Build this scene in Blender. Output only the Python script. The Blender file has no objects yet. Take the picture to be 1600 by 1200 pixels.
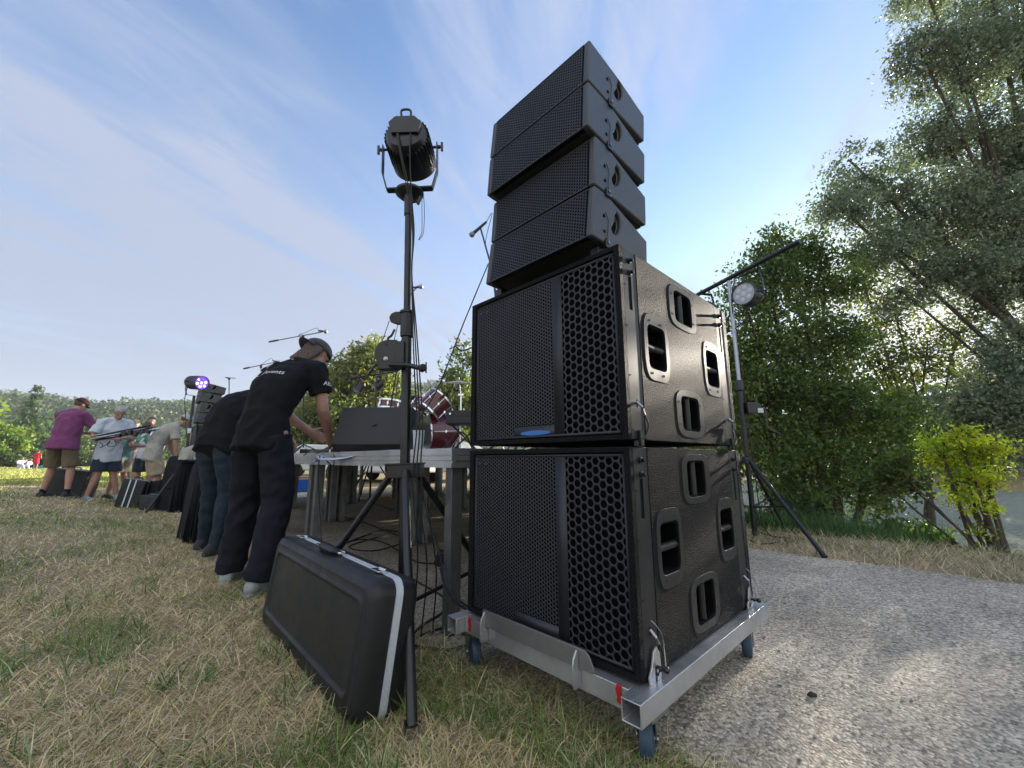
import bpy, bmesh, math, random
import numpy as np
from mathutils import Vector, Matrix, noise, Quaternion
from mathutils.bvhtree import BVHTree
random.seed(7); RNG = np.random.default_rng(7)
V = Vector; PI = math.pi; rad = math.radians
C = bpy.context.scene.collection
scene = bpy.context.scene

# ------------------------------------------------------------------ camera, sky, sun, exposure
CAMH, FPX, PITCH, ROLL = 0.8, 638.04, 0.181, -0.0025
_f = V((0, math.cos(PITCH), math.sin(PITCH))); _u = V((0, -math.sin(PITCH), math.cos(PITCH))); _x = V((1, 0, 0))
CX = _x * math.cos(ROLL) + _u * math.sin(ROLL); CU = -_x * math.sin(ROLL) + _u * math.cos(ROLL)
cam_d = bpy.data.cameras.new('camera'); cam = bpy.data.objects.new('camera', cam_d); C.objects.link(cam)
cam.matrix_world = Matrix(((CX.x, CU.x, -_f.x, 0), (CX.y, CU.y, -_f.y, 0), (CX.z, CU.z, -_f.z, CAMH), (0, 0, 0, 1)))
cam_d.sensor_width = 36; cam_d.lens = FPX / 1600 * 36; cam_d.clip_start = 0.05; cam_d.clip_end = 4000
scene.camera = cam
SUN_AZ, SUN_EL = 50, 13          # degrees right of +Y, above the horizon
world = bpy.data.worlds.new('World'); scene.world = world; world.use_nodes = True
def build_world():
    nt = world.node_tree; nt.nodes.clear(); N = nt.nodes.new; L = nt.links.new
    out = N('ShaderNodeOutputWorld'); bg = N('ShaderNodeBackground'); L(bg.outputs[0], out.inputs[0])
    sky = N('ShaderNodeTexSky'); sky.sky_type = 'NISHITA'; sky.sun_disc = False
    sky.sun_elevation = rad(SUN_EL); sky.sun_rotation = rad(SUN_AZ)
    sky.air_density = 1.2; sky.dust_density = 0.25; sky.ozone_density = 2.2
    tc = N('ShaderNodeTexCoord'); sep = N('ShaderNodeSeparateXYZ'); L(tc.outputs['Generated'], sep.inputs[0])
    def mth(op, a, b=None, clamp=False):
        m = N('ShaderNodeMath'); m.operation = op; m.use_clamp = clamp
        for i, v in enumerate((a, b)):
            if v is None: continue
            if isinstance(v, (int, float)): m.inputs[i].default_value = v
            else: L(v, m.inputs[i])
        return m.outputs[0]
    zz = mth('ADD', mth('MAXIMUM', sep.outputs[2], 0.0), 0.16)
    px = mth('DIVIDE', sep.outputs[0], zz); py = mth('DIVIDE', sep.outputs[1], zz)
    comb = N('ShaderNodeCombineXYZ'); L(px, comb.inputs[0]); L(py, comb.inputs[1])
    def cloud(rot, scl, scale, detail, rough, dist, off):
        mp = N('ShaderNodeMapping'); mp.vector_type = 'TEXTURE'; mp.inputs['Rotation'].default_value = (0, 0, rad(rot)); mp.inputs['Scale'].default_value = scl
        mp.inputs['Location'].default_value = off
        L(comb.outputs[0], mp.inputs[0])
        n = N('ShaderNodeTexNoise'); n.inputs['Scale'].default_value = scale; n.inputs['Detail'].default_value = detail
        n.inputs['Roughness'].default_value = rough; n.inputs['Distortion'].default_value = dist
        L(mp.outputs[0], n.inputs['Vector']); return n.outputs[0]
    def ramp(v, a, b):
        m = N('ShaderNodeMapRange'); m.interpolation_type = 'SMOOTHSTEP'; m.inputs[1].default_value = a; m.inputs[2].default_value = b
        L(v, m.inputs[0]); return m.outputs[0]
    bn = cloud(60, (1.6, 1, 1), 0.9, 4, .55, .4, (3.1, 1.2, 0))
    bank = mth('ADD', mth('ADD', mth('MULTIPLY', bn, 1.15), mth('MULTIPLY', mth('SUBTRACT', .60, sep.outputs[2]), 1.15)), mth('MULTIPLY', sep.outputs[0], -.38))
    big = ramp(bank, .58, .98)
    wisp = ramp(cloud(72, (3.2, .8, 1), 1.9, 8, .60, .7, (0.4, 5.2, 0)), .44, .70)
    fine = ramp(cloud(60, (2.6, .7, 1), 3.8, 8, .62, .9, (7.4, 2.2, 0)), .35, .8)
    horiz = ramp(sep.outputs[2], .62, .12)                 # veil of cirrus thickens low in the sky
    a = mth('MULTIPLY', big, mth('ADD', mth('MULTIPLY', fine, .75), .42))
    b = mth('MULTIPLY', wisp, mth('ADD', mth('MULTIPLY', fine, .7), .45))
    m = mth('ADD', mth('ADD', mth('MULTIPLY', a, .90), mth('MULTIPLY', b, .95)), mth('MULTIPLY', horiz, .50), True)
    # added bright cloud, out of view behind the camera, to fill the shadows
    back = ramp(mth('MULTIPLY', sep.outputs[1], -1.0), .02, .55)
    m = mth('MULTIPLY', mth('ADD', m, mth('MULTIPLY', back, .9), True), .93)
    mix = N('ShaderNodeMix'); mix.data_type = 'RGBA'; L(m, mix.inputs[0])
    hs = N('ShaderNodeHueSaturation'); hs.inputs['Saturation'].default_value = 1.08; L(sky.outputs[0], hs.inputs['Color'])
    hm = N('ShaderNodeMix'); hm.data_type = 'RGBA'; hm.blend_type = 'MULTIPLY'; hm.inputs[0].default_value = 1; L(hs.outputs[0], hm.inputs[6]); hm.inputs[7].default_value = (.84, .82, .93, 1)
    L(hm.outputs[2], mix.inputs[6])
    # cirrus takes the sky's own brightness a bit lifted and whiter
    bw = N('ShaderNodeRGBToBW'); L(sky.outputs[0], bw.inputs[0])
    tint = N('ShaderNodeMix'); tint.data_type = 'RGBA'; tint.blend_type = 'MULTIPLY'; tint.inputs[0].default_value = 1
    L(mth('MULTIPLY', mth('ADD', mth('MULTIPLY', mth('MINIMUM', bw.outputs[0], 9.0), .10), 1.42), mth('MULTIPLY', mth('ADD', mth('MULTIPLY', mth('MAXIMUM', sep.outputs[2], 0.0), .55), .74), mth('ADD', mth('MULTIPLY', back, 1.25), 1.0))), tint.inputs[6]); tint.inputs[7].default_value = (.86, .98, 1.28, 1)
    L(tint.outputs[2], mix.inputs[7])
    cap_ = N('ShaderNodeMix'); cap_.data_type = 'RGBA'; cap_.blend_type = 'DARKEN'; cap_.inputs[0].default_value = 1; L(mix.outputs[2], cap_.inputs[6]); cap_.inputs[7].default_value = (3.1, 3.1, 3.2, 1)
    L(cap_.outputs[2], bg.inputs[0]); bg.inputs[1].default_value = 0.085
build_world()
sun_d = bpy.data.lights.new('sun', 'SUN'); sun_d.energy = 4.2; sun_d.angle = rad(.53); sun_d.color = (1, .90, .76)
sun = bpy.data.objects.new('sun', sun_d); C.objects.link(sun)
SDIR = V((math.sin(rad(SUN_AZ)) * math.cos(rad(SUN_EL)), math.cos(rad(SUN_AZ)) * math.cos(rad(SUN_EL)), math.sin(rad(SUN_EL))))
sun.rotation_euler = SDIR.to_track_quat('Z', 'Y').to_euler(); sun.location = SDIR * 60
scene.view_settings.view_transform = 'Standard'; scene.view_settings.look = 'None'
scene.view_settings.gamma = 1; scene.view_settings.exposure = 2.1
scene.render.engine = 'CYCLES'
scene.cycles.max_bounces = 6; scene.cycles.diffuse_bounces = 3; scene.cycles.glossy_bounces = 3; scene.cycles.transmission_bounces = 4
scene.cycles.sample_clamp_indirect = 6

# ------------------------------------------------------------------ geometry helpers
def at(px, py, Y):
    """point of the place at distance Y ahead, seen at (px, py) of the 1600x1200 photograph"""
    d = CX * ((px - 800) / FPX) + CU * ((600 - py) / FPX) + _f
    return V((0, 0, CAMH)) + d * (Y / d.y)
def atz(px, py, z):
    d = CX * ((px - 800) / FPX) + CU * ((600 - py) / FPX) + _f
    return V((0, 0, CAMH)) + d * ((z - CAMH) / d.z)

def frame_of(d, hint=None):
    d = d.normalized(); h = hint or (V((0, 0, 1)) if abs(d.z) < .9 else V((1, 0, 0)))
    a = d.cross(h).normalized(); b = a.cross(d).normalized()
    return a, b
class MB:
    def __init__(s): s.v = []; s.f = []
    def add(s, vs, fs):
        n = len(s.v); s.v += [tuple(v) for v in vs]; s.f += [tuple(i + n for i in f) for f in fs]; return s
    def box(s, c, d, R=None):
        c = V(c); x, y, z = [k / 2 for k in d]
        vs = [V((a * x, b * y, e * z)) for a in (-1, 1) for b in (-1, 1) for e in (-1, 1)]
        if R is not None: vs = [R @ v for v in vs]
        return s.add([v + c for v in vs], [(0, 1, 3, 2), (4, 6, 7, 5), (0, 4, 5, 1), (2, 3, 7, 6), (0, 2, 6, 4), (1, 5, 7, 3)])
    def bb(s, a, b):
        a = V(a); b = V(b); return s.box((a + b) / 2, [abs(k) for k in (b - a)])
    def loft(s, rings, cap=True):
        n = len(rings[0]); vs = [v for r in rings for v in r]; fs = []
        for i in range(len(rings) - 1):
            for j in range(n):
                k = (j + 1) % n; fs.append((i * n + j, i * n + k, (i + 1) * n + k, (i + 1) * n + j))
        if cap: fs.append(tuple(range(n))[::-1]); fs.append(tuple(range((len(rings) - 1) * n, len(rings) * n)))
        return s.add(vs, fs)
    def tube(s, pts, r, n=8, cap=True, round_=False, hint=None, flat=1.0):
        pts = [V(p) for p in pts]; m = len(pts); rs = list(r) if hasattr(r, '__len__') else [r] * m
        if round_:
            d0 = (pts[1] - pts[0]).normalized(); d1 = (pts[-1] - pts[-2]).normalized(); r0 = rs[0]; r1 = rs[-1]
            pts = [pts[0] - d0 * r0 * q for q in (.95, .7, .35)] + pts + [pts[-1] + d1 * r1 * q for q in (.35, .7, .95)]
            rs = [r0 * q for q in (.3, .71, .93)] + rs + [r1 * q for q in (.93, .71, .3)]; m = len(pts)
        a, b = frame_of(pts[1] - pts[0], hint); rings = []
        for i, p in enumerate(pts):
            t = (pts[min(i + 1, m - 1)] - pts[max(i - 1, 0)]).normalized()
            a = (a - t * a.dot(t)).normalized(); b = t.cross(a) * -1
            rings.append([p + a * (math.cos(2 * PI * k / n) * rs[i]) + b * (math.sin(2 * PI * k / n) * rs[i] * flat) for k in range(n)])
        return s.loft(rings, cap)
    def cyl(s, p0, p1, r, r1=None, n=14): return s.tube([p0, p1], [r, r if r1 is None else r1], n)
    def lathe(s, prof, o, ax=(0, 0, 1), n=24, hint=None):
        ax = V(ax).normalized(); a, b = frame_of(ax, hint); o = V(o)
        rings = [[o + ax * h + (a * math.cos(2 * PI * k / n) + b * math.sin(2 * PI * k / n)) * max(r, 1e-4) for k in range(n)] for r, h in prof]
        return s.loft(rings)
    def ball(s, c, r, n=14, m=9, R=None):
        c = V(c); rx, ry, rz = r if hasattr(r, '__len__') else (r, r, r); rings = []
        for i in range(m):
            t = PI * (i + .5 * (i == 0) * .3 - .15 * (i == m - 1)) / (m - 1)
            ring = [V((rx * math.sin(t) * math.cos(2 * PI * k / n), ry * math.sin(t) * math.sin(2 * PI * k / n), rz * math.cos(t))) for k in range(n)]
            rings.append([c + (R @ v if R is not None else v) for v in ring])
        return s.loft(rings)
    def prism(s, poly, o, u, v, w):
        """polygon in the plane (u,v) through o, pushed along w"""
        o, u, v, w = V(o), V(u), V(v), V(w); n = len(poly)
        a = [o + u * x + v * y for x, y in poly]; b = [p + w for p in a]
        return s.add(a + b, [tuple(range(n))[::-1], tuple(range(n, 2 * n))] + [(i, (i + 1) % n, n + (i + 1) % n, n + i) for i in range(n)])
    def ringprism(s, outer, inner, o, u, v, w):
        o, u, v, w = V(o), V(u), V(v), V(w); n = len(outer)
        P = lambda q, e: [o + u * x + v * y + w * e for x, y in q]
        vs = P(outer, 0) + P(inner, 0) + P(outer, 1) + P(inner, 1); fs = []
        for i in range(n):
            j = (i + 1) % n
            fs += [(i, n + i, n + j, j), (2 * n + i, 2 * n + j, 3 * n + j, 3 * n + i), (i, j, 2 * n + j, 2 * n + i), (n + i, 3 * n + i, 3 * n + j, n + j)]
        return s.add(vs, fs)
    def join(s, o, M=None):
        return s.add([(M @ V(v)) if M is not None else v for v in o.v], o.f)
def mesh_of(name, mb, m, ang=38):
    me = bpy.data.meshes.new(name); me.from_pydata(mb.v, [], mb.f); me.validate(clean_customdata=False)
    bm = bmesh.new(); bm.from_mesh(me); bmesh.ops.recalc_face_normals(bm, faces=bm.faces); bm.to_mesh(me); bm.free()
    if m: me.materials.append(m)
    if len(me.polygons):
        me.polygons.foreach_set('use_smooth', [True] * len(me.polygons)); me.set_sharp_from_angle(angle=rad(ang))
    return me
def put(name, mb, m, parent=None, bevel=0, world=False, ang=38, label=None):
    """link ONE mesh object; world=True: mesh was built in world coordinates (parent has no rotation)"""
    me = mb if isinstance(mb, bpy.types.Mesh) else mesh_of(name, mb, m, ang)
    if isinstance(mb, bpy.types.Mesh) and m and not me.materials: me.materials.append(m)
    o = bpy.data.objects.new(name, me); C.objects.link(o)
    if parent:
        o.parent = parent
        if world:
            p = V((0, 0, 0)); q = parent
            while q: p += q.location; q = q.parent
            me.transform(Matrix.Translation(-p))
    if bevel:
        b = o.modifiers.new('bevel', 'BEVEL'); b.width = bevel; b.segments = 2; b.limit_method = 'ANGLE'; b.angle_limit = rad(40)
    if label: o['label'] = label
    return o
def tag(o, label=None, cat=None, group=None, kind=None):
    if label: o['label'] = label
    if cat: o['category'] = cat
    if group: o['group'] = group
    if kind: o['kind'] = kind
    return o
def thing(name, label, cat, loc=(0, 0, 0), rz=0, group=None):
    o = bpy.data.objects.new(name, None); C.objects.link(o); o.location = loc; o.rotation_euler = (0, 0, rz); o.empty_display_size = .1
    return tag(o, label, cat, group)
def dup(root, loc, rz, label=None, group=None):
    def rec(o, par):
        c = o.copy(); C.objects.link(c)
        if par: c.parent = par
        for ch in [k for k in KIDS.get(o.name, [])]: rec(ch, c)
        return c
    global KIDS
    KIDS = {}
    for o in bpy.data.objects:
        if o.parent: KIDS.setdefault(o.parent.name, []).append(o)
    r = rec(root, None); r.location = loc; r.rotation_euler = (0, 0, rz)
    if label: r['label'] = label
    if group: r['group'] = group
    return r
def base(mb_or_pts):
    return None
def smooth_pts(pts, k=6):
    """Catmull-Rom through the points"""
    P = [V(p) for p in pts]; P = [P[0] * 2 - P[1]] + P + [P[-1] * 2 - P[-2]]; out = []
    for i in range(1, len(P) - 2):
        for j in range(k):
            t = j / k; a, b, c, d = P[i - 1], P[i], P[i + 1], P[i + 2]
            out.append(.5 * ((2 * b) + (c - a) * t + (2 * a - 5 * b + 4 * c - d) * t * t + (3 * b - a - 3 * c + d) * t ** 3))
    return out + [P[-2]]
def evaluated(obj):
    dg = bpy.context.evaluated_depsgraph_get(); dg.update()
    return bpy.data.meshes.new_from_object(obj.evaluated_get(dg), depsgraph=dg)
def remesh(mb, voxel, it=4, fac=.5):
    me = mesh_of('tmp', mb, None); o = bpy.data.objects.new('tmp', me); C.objects.link(o)
    m = o.modifiers.new('r', 'REMESH'); m.mode = 'VOXEL'; m.voxel_size = voxel; m.use_smooth_shade = True
    s = o.modifiers.new('s', 'SMOOTH'); s.factor = fac; s.iterations = it
    r = evaluated(o); bpy.data.objects.remove(o); bpy.data.meshes.remove(me)
    r.polygons.foreach_set('use_smooth', [True] * len(r.polygons)); return r
def boolean(mb, cutters):
    me = mesh_of('tmp', mb, None); o = bpy.data.objects.new('tmp', me); C.objects.link(o); cs = []
    for c in cutters:
        co = bpy.data.objects.new('cut', mesh_of('cut', c, None)); C.objects.link(co); cs.append(co)
        m = o.modifiers.new('b', 'BOOLEAN'); m.operation = 'DIFFERENCE'; m.object = co; m.solver = 'EXACT'
    r = evaluated(o)
    for q in [o] + cs: bpy.data.objects.remove(q)
    r.polygons.foreach_set('use_smooth', [True] * len(r.polygons)); r.set_sharp_from_angle(angle=rad(38)); return r
def raw_mesh(name, co, loops, per, m, cols=None, smooth=False):
    """fast mesh: co Nx3, loops flat index array, per = verts per face (int or array)"""
    me = bpy.data.meshes.new(name); n = len(co); me.vertices.add(n); me.vertices.foreach_set('co', np.asarray(co, np.float32).ravel())
    loops = np.asarray(loops, np.int32).ravel()
    tot = np.full(len(loops) // per, per, np.int32) if np.isscalar(per) else np.asarray(per, np.int32)
    me.loops.add(len(loops)); me.loops.foreach_set('vertex_index', loops); me.polygons.add(len(tot))
    st = np.concatenate([[0], np.cumsum(tot)[:-1]]).astype(np.int32)
    me.polygons.foreach_set('loop_start', st); me.polygons.foreach_set('loop_total', tot)
    if smooth: me.polygons.foreach_set('use_smooth', [True] * len(tot))
    if cols is not None:
        a = me.color_attributes.new('Col', 'FLOAT_COLOR', 'POINT'); c = np.ones((n, 4), np.float32); c[:, :3] = cols; a.data.foreach_set('color', c.ravel())
    me.update(calc_edges=True); me.materials.append(m); return me

# ------------------------------------------------------------------ materials
def mat(name, col, rough=.5, metal=0, col2=None, var=None, bump=None, spec=.5, coat=0, rvar=0, attr=False, trans=0, ttint=(1.5, 1.55, .5, 1), sheen=0, emit=None):
    """var=(scale, low, high) mixes col -> col2 by noise; bump=(scale, strength, dist)"""
    m = bpy.data.materials.new(name); m.use_nodes = True; nt = m.node_tree; N = nt.nodes.new; L = nt.links.new
    p = nt.nodes['Principled BSDF']; p.inputs['Base Color'].default_value = (*col, 1); p.inputs['Roughness'].default_value = rough
    p.inputs['Metallic'].default_value = metal; p.inputs['Specular IOR Level'].default_value = spec
    if coat: p.inputs['Coat Weight'].default_value = coat; p.inputs['Coat Roughness'].default_value = .15
    if sheen: p.inputs['Sheen Weight'].default_value = sheen
    tc = N('ShaderNodeTexCoord')
    def nz(sc, det=5, ro=.6):
        n = N('ShaderNodeTexNoise'); n.inputs['Scale'].default_value = sc; n.inputs['Detail'].default_value = det; n.inputs['Roughness'].default_value = ro
        L(tc.outputs['Object'], n.inputs['Vector']); return n
    def mr(src, a, b, c=0, d=1):
        r = N('ShaderNodeMapRange'); r.inputs[1].default_value = a; r.inputs[2].default_value = b; r.inputs[3].default_value = c; r.inputs[4].default_value = d
        L(src, r.inputs[0]); return r.outputs[0]
    src = None
    if attr:
        a = N('ShaderNodeAttribute'); a.attribute_name = 'Col'; src = a.outputs['Color']; L(src, p.inputs['Base Color'])
    if col2 is not None:
        sc, lo, hi = var or (4, .35, .65)
        mx = N('ShaderNodeMix'); mx.data_type = 'RGBA'; mx.inputs[6].default_value = (*col, 1); mx.inputs[7].default_value = (*col2, 1)
        L(mr(nz(sc).outputs[0], lo, hi), mx.inputs[0]); L(mx.outputs[2], p.inputs['Base Color']); src = mx.outputs[2]
    if rvar: L(mr(nz(7, 6).outputs[0], .3, .7, max(0, rough - rvar), min(1, rough + rvar)), p.inputs['Roughness'])
    if bump:
        b = N('ShaderNodeBump'); b.inputs['Strength'].default_value = bump[1]; b.inputs['Distance'].default_value = bump[2]
        L(nz(bump[0], 3, .55).outputs[0], b.inputs['Height']); L(b.outputs[0], p.inputs['Normal'])
    if emit: p.inputs['Emission Color'].default_value = (*emit[0], 1); p.inputs['Emission Strength'].default_value = emit[1]
    if trans:
        t = N('ShaderNodeBsdfTranslucent'); t.inputs[0].default_value = (*col, 1)
        if src is not None:
            g = N('ShaderNodeMix'); g.data_type = 'RGBA'; g.blend_type = 'MULTIPLY'; g.inputs[0].default_value = 1; L(src, g.inputs[6]); g.inputs[7].default_value = ttint
            L(g.outputs[2], t.inputs[0])
        ms = N('ShaderNodeMixShader'); ms.inputs[0].default_value = trans; o = nt.nodes['Material Output']
        L(p.outputs[0], ms.inputs[1]); L(t.outputs[0], ms.inputs[2]); L(ms.outputs[0], o.inputs[0])
    return m
M = {}
M['cab'] = mat('textured_black_paint', (.006, .006, .007), .62, bump=(260, 1.0, .010), spec=.16, col2=(.048, .047, .045), var=(300, .52, .70))
M['array_side'] = mat('array_side_painted_sheen', (.045, .047, .050), .36, bump=(420, .8, .0014), spec=.6)  # lighter copy of the array black, grazing sky sheen put into the colour
M['cab_soft'] = mat('array_black_paint', (.018, .019, .021), .48, bump=(420, .8, .0014), spec=.45)
M['grille'] = mat('grille_steel', (.026, .028, .035), .45, .0, bump=(300, .12, .001), spec=.42, rvar=.08)
M['trim'] = mat('satin_aluminium_trim', (.66, .70, .76), .42, .35)
M['foam'] = mat('black_baffle', (.004, .004, .005), .95, spec=.1)
M['blackmetal'] = mat('black_metal', (.006, .0065, .008), .38, .0, bump=(160, .12, .001), spec=.6, rvar=.12)
M['rail'] = mat('rigging_black_metal', (.019, .0185, .018), .45, .2, col2=(.028, .027, .026), var=(12, .35, .7), rvar=.1, bump=(500, .08, .0006))
M['alu'] = mat('mill_aluminium', (.60, .61, .63), .38, .75, col2=(.46, .47, .49), var=(9, .35, .7), rvar=.14, bump=(60, .08, .001))
M['alu_dull'] = mat('weathered_aluminium', (.36, .36, .36), .5, .85, col2=(.24, .235, .225), var=(7, .35, .7), rvar=.12, bump=(80, .15, .001))
M['steel'] = mat('zinc_steel', (.36, .38, .41), .32, 1, rvar=.1)
M['chrome'] = mat('chrome', (.75, .75, .77), .12, 1)
M['rubber'] = mat('blue_grey_rubber', (.04, .075, .12), .6, rvar=.1, bump=(90, .2, .001))
M['red'] = mat('red_plastic', (.42, .015, .02), .4)
M['blueled'] = mat('blue_badge', (.03, .16, .50), .35)
M['cable'] = mat('cable_rubber', (.012, .012, .013), .55)
M['case'] = mat('case_abs', (.012, .012, .013), .46, bump=(420, .6, .0014), spec=.4, col2=(.019, .019, .020), var=(5, .3, .7), rvar=.14)
M['plywood'] = mat('stage_plywood', (.12, .10, .08), .7, col2=(.07, .06, .05), var=(6, .3, .7))
M['trunk'] = mat('bark', (.09, .07, .055), .9, col2=(.05, .04, .032), var=(9, .3, .7), bump=(30, .8, .01))
M['leaf'] = mat('leaves', (.06, .1, .03), .5, attr=True, trans=.36, ttint=(1.2, 1.4, .5, 1), spec=.35)
M['leaf_grey'] = mat('willow_leaves', (.1, .12, .08), .45, attr=True, trans=.3, ttint=(1.15, 1.25, .75, 1), spec=.4)
M['leaf_thin'] = mat('thin_leaves', (.1, .15, .03), .5, attr=True, trans=.6, spec=.35)
M['blade'] = mat('grass_blades', (.2, .18, .1), .7, attr=True, trans=.2, ttint=(1, 1, .9, 1), spec=.2)
M['skin'] = mat('skin', (.42, .24, .17), .5, col2=(.36, .18, .125), var=(14, .35, .7), bump=(120, .1, .001))
M['hairbrown'] = mat('brown_hair', (.05, .03, .02), .55, col2=(.10, .062, .038), var=(60, .35, .65), bump=(140, .6, .004))
M['hairgrey'] = mat('grey_hair', (.42, .41, .40), .6, col2=(.3, .29, .28), var=(60, .35, .65), bump=(140, .5, .004))
def cloth(name, c, c2=None, rough=.85, b=(700, .25, .0008), sheen=.15, sc=8):
    M[name] = mat(name, c, rough, col2=c2 or tuple(k * .75 for k in c), var=(sc, .3, .7), bump=b, sheen=sheen, spec=.2)
cloth('tshirt_black', (.007, .007, .009), (.010, .010, .013), sheen=0); cloth('denim_dark', (.008, .009, .014), (.014, .016, .024), sc=14, sheen=0)
cloth('denim_blue', (.017, .025, .038), (.032, .045, .062), sc=16, sheen=0); cloth('cap_grey', (.06, .065, .075)); cloth('tshirt_purple', (.21, .055, .15), (.16, .045, .12))
cloth('khaki_dark', (.15, .115, .07)); cloth('shirt_white', (.62, .66, .74), (.5, .54, .62)); cloth('shorts_navy', (.03, .045, .075))
cloth('khaki_light', (.38, .31, .22)); cloth('linen', (.42, .40, .36)); cloth('cap_beige', (.5, .49, .46)); cloth('shirt_teal', (.25, .42, .40))
cloth('red_dress', (.65, .02, .05)); cloth('sneaker_dark', (.05, .05, .055)); cloth('sneaker_pale', (.36, .41, .41)); cloth('sneaker_grey', (.3, .36, .42))
cloth('drape', (.005, .005, .007), (.009, .010, .013), sheen=0); cloth('paper', (.55, .62, .8), (.5, .57, .76), rough=.5)
cloth('teal_bag', (.02, .35, .33)); cloth('yellow_shirt', (.45, .5, .08))

# ------------------------------------------------------------------ terrain
TN = V((.680, .733)); TT = V((-.733, .680))
def sstep(x, a, b):
    t = np.clip((x - a) / (b - a), 0, 1); return t * t * (3 - 2 * t)
def G(x, y):
    x = np.asarray(x, float); y = np.asarray(y, float)
    n = .680 * x + .733 * y; t = -.733 * x + .680 * y; r = np.hypot(x, y)
    z = .17 * sstep(t, 4, 10.5) * sstep(-n, -1.1, .4) * (1 - sstep(r, 13, 26))
    z = z - (.28 * sstep(n, 5.3, 7.4) + 1.1 * sstep(n, 7.5, 9.2)) * (1 - sstep(t, 7, 11)) * (1 - sstep(n, 34, 40))
    z = z + .03 * np.sin(x * .9 + 1) * np.sin(y * .7) * sstep(-n, -1.0, .5)
    z = z + 3.0 * sstep(r, 80, 200)
    return z
def Gz(x, y): return float(G(x, y))
def mat_ground():
    m = bpy.data.materials.new('dry_turf'); m.use_nodes = True; nt = m.node_tree; N = nt.nodes.new; L = nt.links.new
    p = nt.nodes['Principled BSDF']; p.inputs['Roughness'].default_value = .95; p.inputs['Specular IOR Level'].default_value = .15
    tc = N('ShaderNodeTexCoord')
    def nz(sc, det=6, ro=.6):
        n = N('ShaderNodeTexNoise'); n.inputs['Scale'].default_value = sc; n.inputs['Detail'].default_value = det; n.inputs['Roughness'].default_value = ro
        L(tc.outputs['Object'], n.inputs['Vector']); return n.outputs[0]
    def mix(fac, a, b, lo, hi):
        r = N('ShaderNodeMapRange'); r.inputs[1].default_value = lo; r.inputs[2].default_value = hi; L(fac, r.inputs[0])
        x = N('ShaderNodeMix'); x.data_type = 'RGBA'; L(r.outputs[0], x.inputs[0])
        for i, c in ((6, a), (7, b)):
            if isinstance(c, tuple): x.inputs[i].default_value = (*c, 1)
            else: L(c, x.inputs[i])
        return x.outputs[2]
    c = mix(nz(55, 4), (.16, .115, .07), (.60, .49, .31), .35, .7)
    c = mix(nz(1.1, 6), c, (.12, .14, .06), .55, .75)
    c = mix(nz(.35, 4), c, (.26, .24, .10), .52, .7)
    L(c, p.inputs['Base Color'])
    b = N('ShaderNodeBump'); b.inputs['Strength'].default_value = .8; b.inputs['Distance'].default_value = .02; L(nz(70, 5), b.inputs['Height']); L(b.outputs[0], p.inputs['Normal'])
    return m
def mat_path():
    m = bpy.data.materials.new('exposed_aggregate'); m.use_nodes = True; nt = m.node_tree; N = nt.nodes.new; L = nt.links.new
    p = nt.nodes['Principled BSDF']; p.inputs['Roughness'].default_value = .8; p.inputs['Specular IOR Level'].default_value = .3
    tc = N('ShaderNodeTexCoord')
    def nz(sc, det=5, ro=.6):
        n = N('ShaderNodeTexNoise'); n.inputs['Scale'].default_value = sc; n.inputs['Detail'].default_value = det; n.inputs['Roughness'].default_value = ro
        L(tc.outputs['Object'], n.inputs['Vector']); return n.outputs[0]
    vo = N('ShaderNodeTexVoronoi'); vo.feature = 'F1'; vo.inputs['Scale'].default_value = 95; vo.inputs['Randomness'].default_value = 1
    wv = N('ShaderNodeMix'); wv.data_type = 'VECTOR'; wv.inputs[0].default_value = .012
    nc = N('ShaderNodeTexNoise'); nc.inputs['Scale'].default_value = 40; L(tc.outputs['Object'], nc.inputs['Vector'])
    L(tc.outputs['Object'], wv.inputs[4]); L(nc.outputs['Color'], wv.inputs[5]); L(wv.outputs[1], vo.inputs['Vector'])
    rr = N('ShaderNodeValToRGB'); cr = rr.color_ramp
    cr.elements[0].position = 0; cr.elements[0].color = (.17, .15, .125, 1); cr.elements[1].position = 1; cr.elements[1].color = (.76, .68, .55, 1)
    for pos, col in ((.2, (.31, .275, .23)), (.45, (.50, .445, .37)), (.7, (.58, .49, .38))):
        e = cr.elements.new(pos); e.color = (*col, 1)
    bw = N('ShaderNodeSeparateColor'); L(vo.outputs['Color'], bw.inputs[0]); L(bw.outputs[0], rr.inputs[0])
    gap = N('ShaderNodeMapRange'); gap.inputs[1].default_value = .5; gap.inputs[2].default_value = .85; L(vo.outputs['Distance'], gap.inputs[0])
    x = N('ShaderNodeMix'); x.data_type = 'RGBA'; L(gap.outputs[0], x.inputs[0]); L(rr.outputs[0], x.inputs[6]); x.inputs[7].default_value = (.30, .255, .195, 1)
    y = N('ShaderNodeMix'); y.data_type = 'RGBA'; y.blend_type = 'MULTIPLY'; y.inputs[0].default_value = 1
    r2 = N('ShaderNodeMapRange'); r2.inputs[1].default_value = .3; r2.inputs[2].default_value = .7; r2.inputs[3].default_value = .72; r2.inputs[4].default_value = 1.15; L(nz(1.6, 6), r2.inputs[0])
    L(x.outputs[2], y.inputs[6]); L(r2.outputs[0], y.inputs[7]); L(y.outputs[2], p.inputs['Base Color'])
    s = N('ShaderNodeMath'); s.operation = 'MULTIPLY_ADD'; L(vo.outputs['Distance'], s.inputs[0]); s.inputs[1].default_value = -1; L(nz(120, 3), s.inputs[2])
    b = N('ShaderNodeBump'); b.inputs['Strength'].default_value = .7; b.inputs['Distance'].default_value = .0045; L(s.outputs[0], b.inputs['Height']); L(b.outputs[0], p.inputs['Normal'])
    return m
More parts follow.
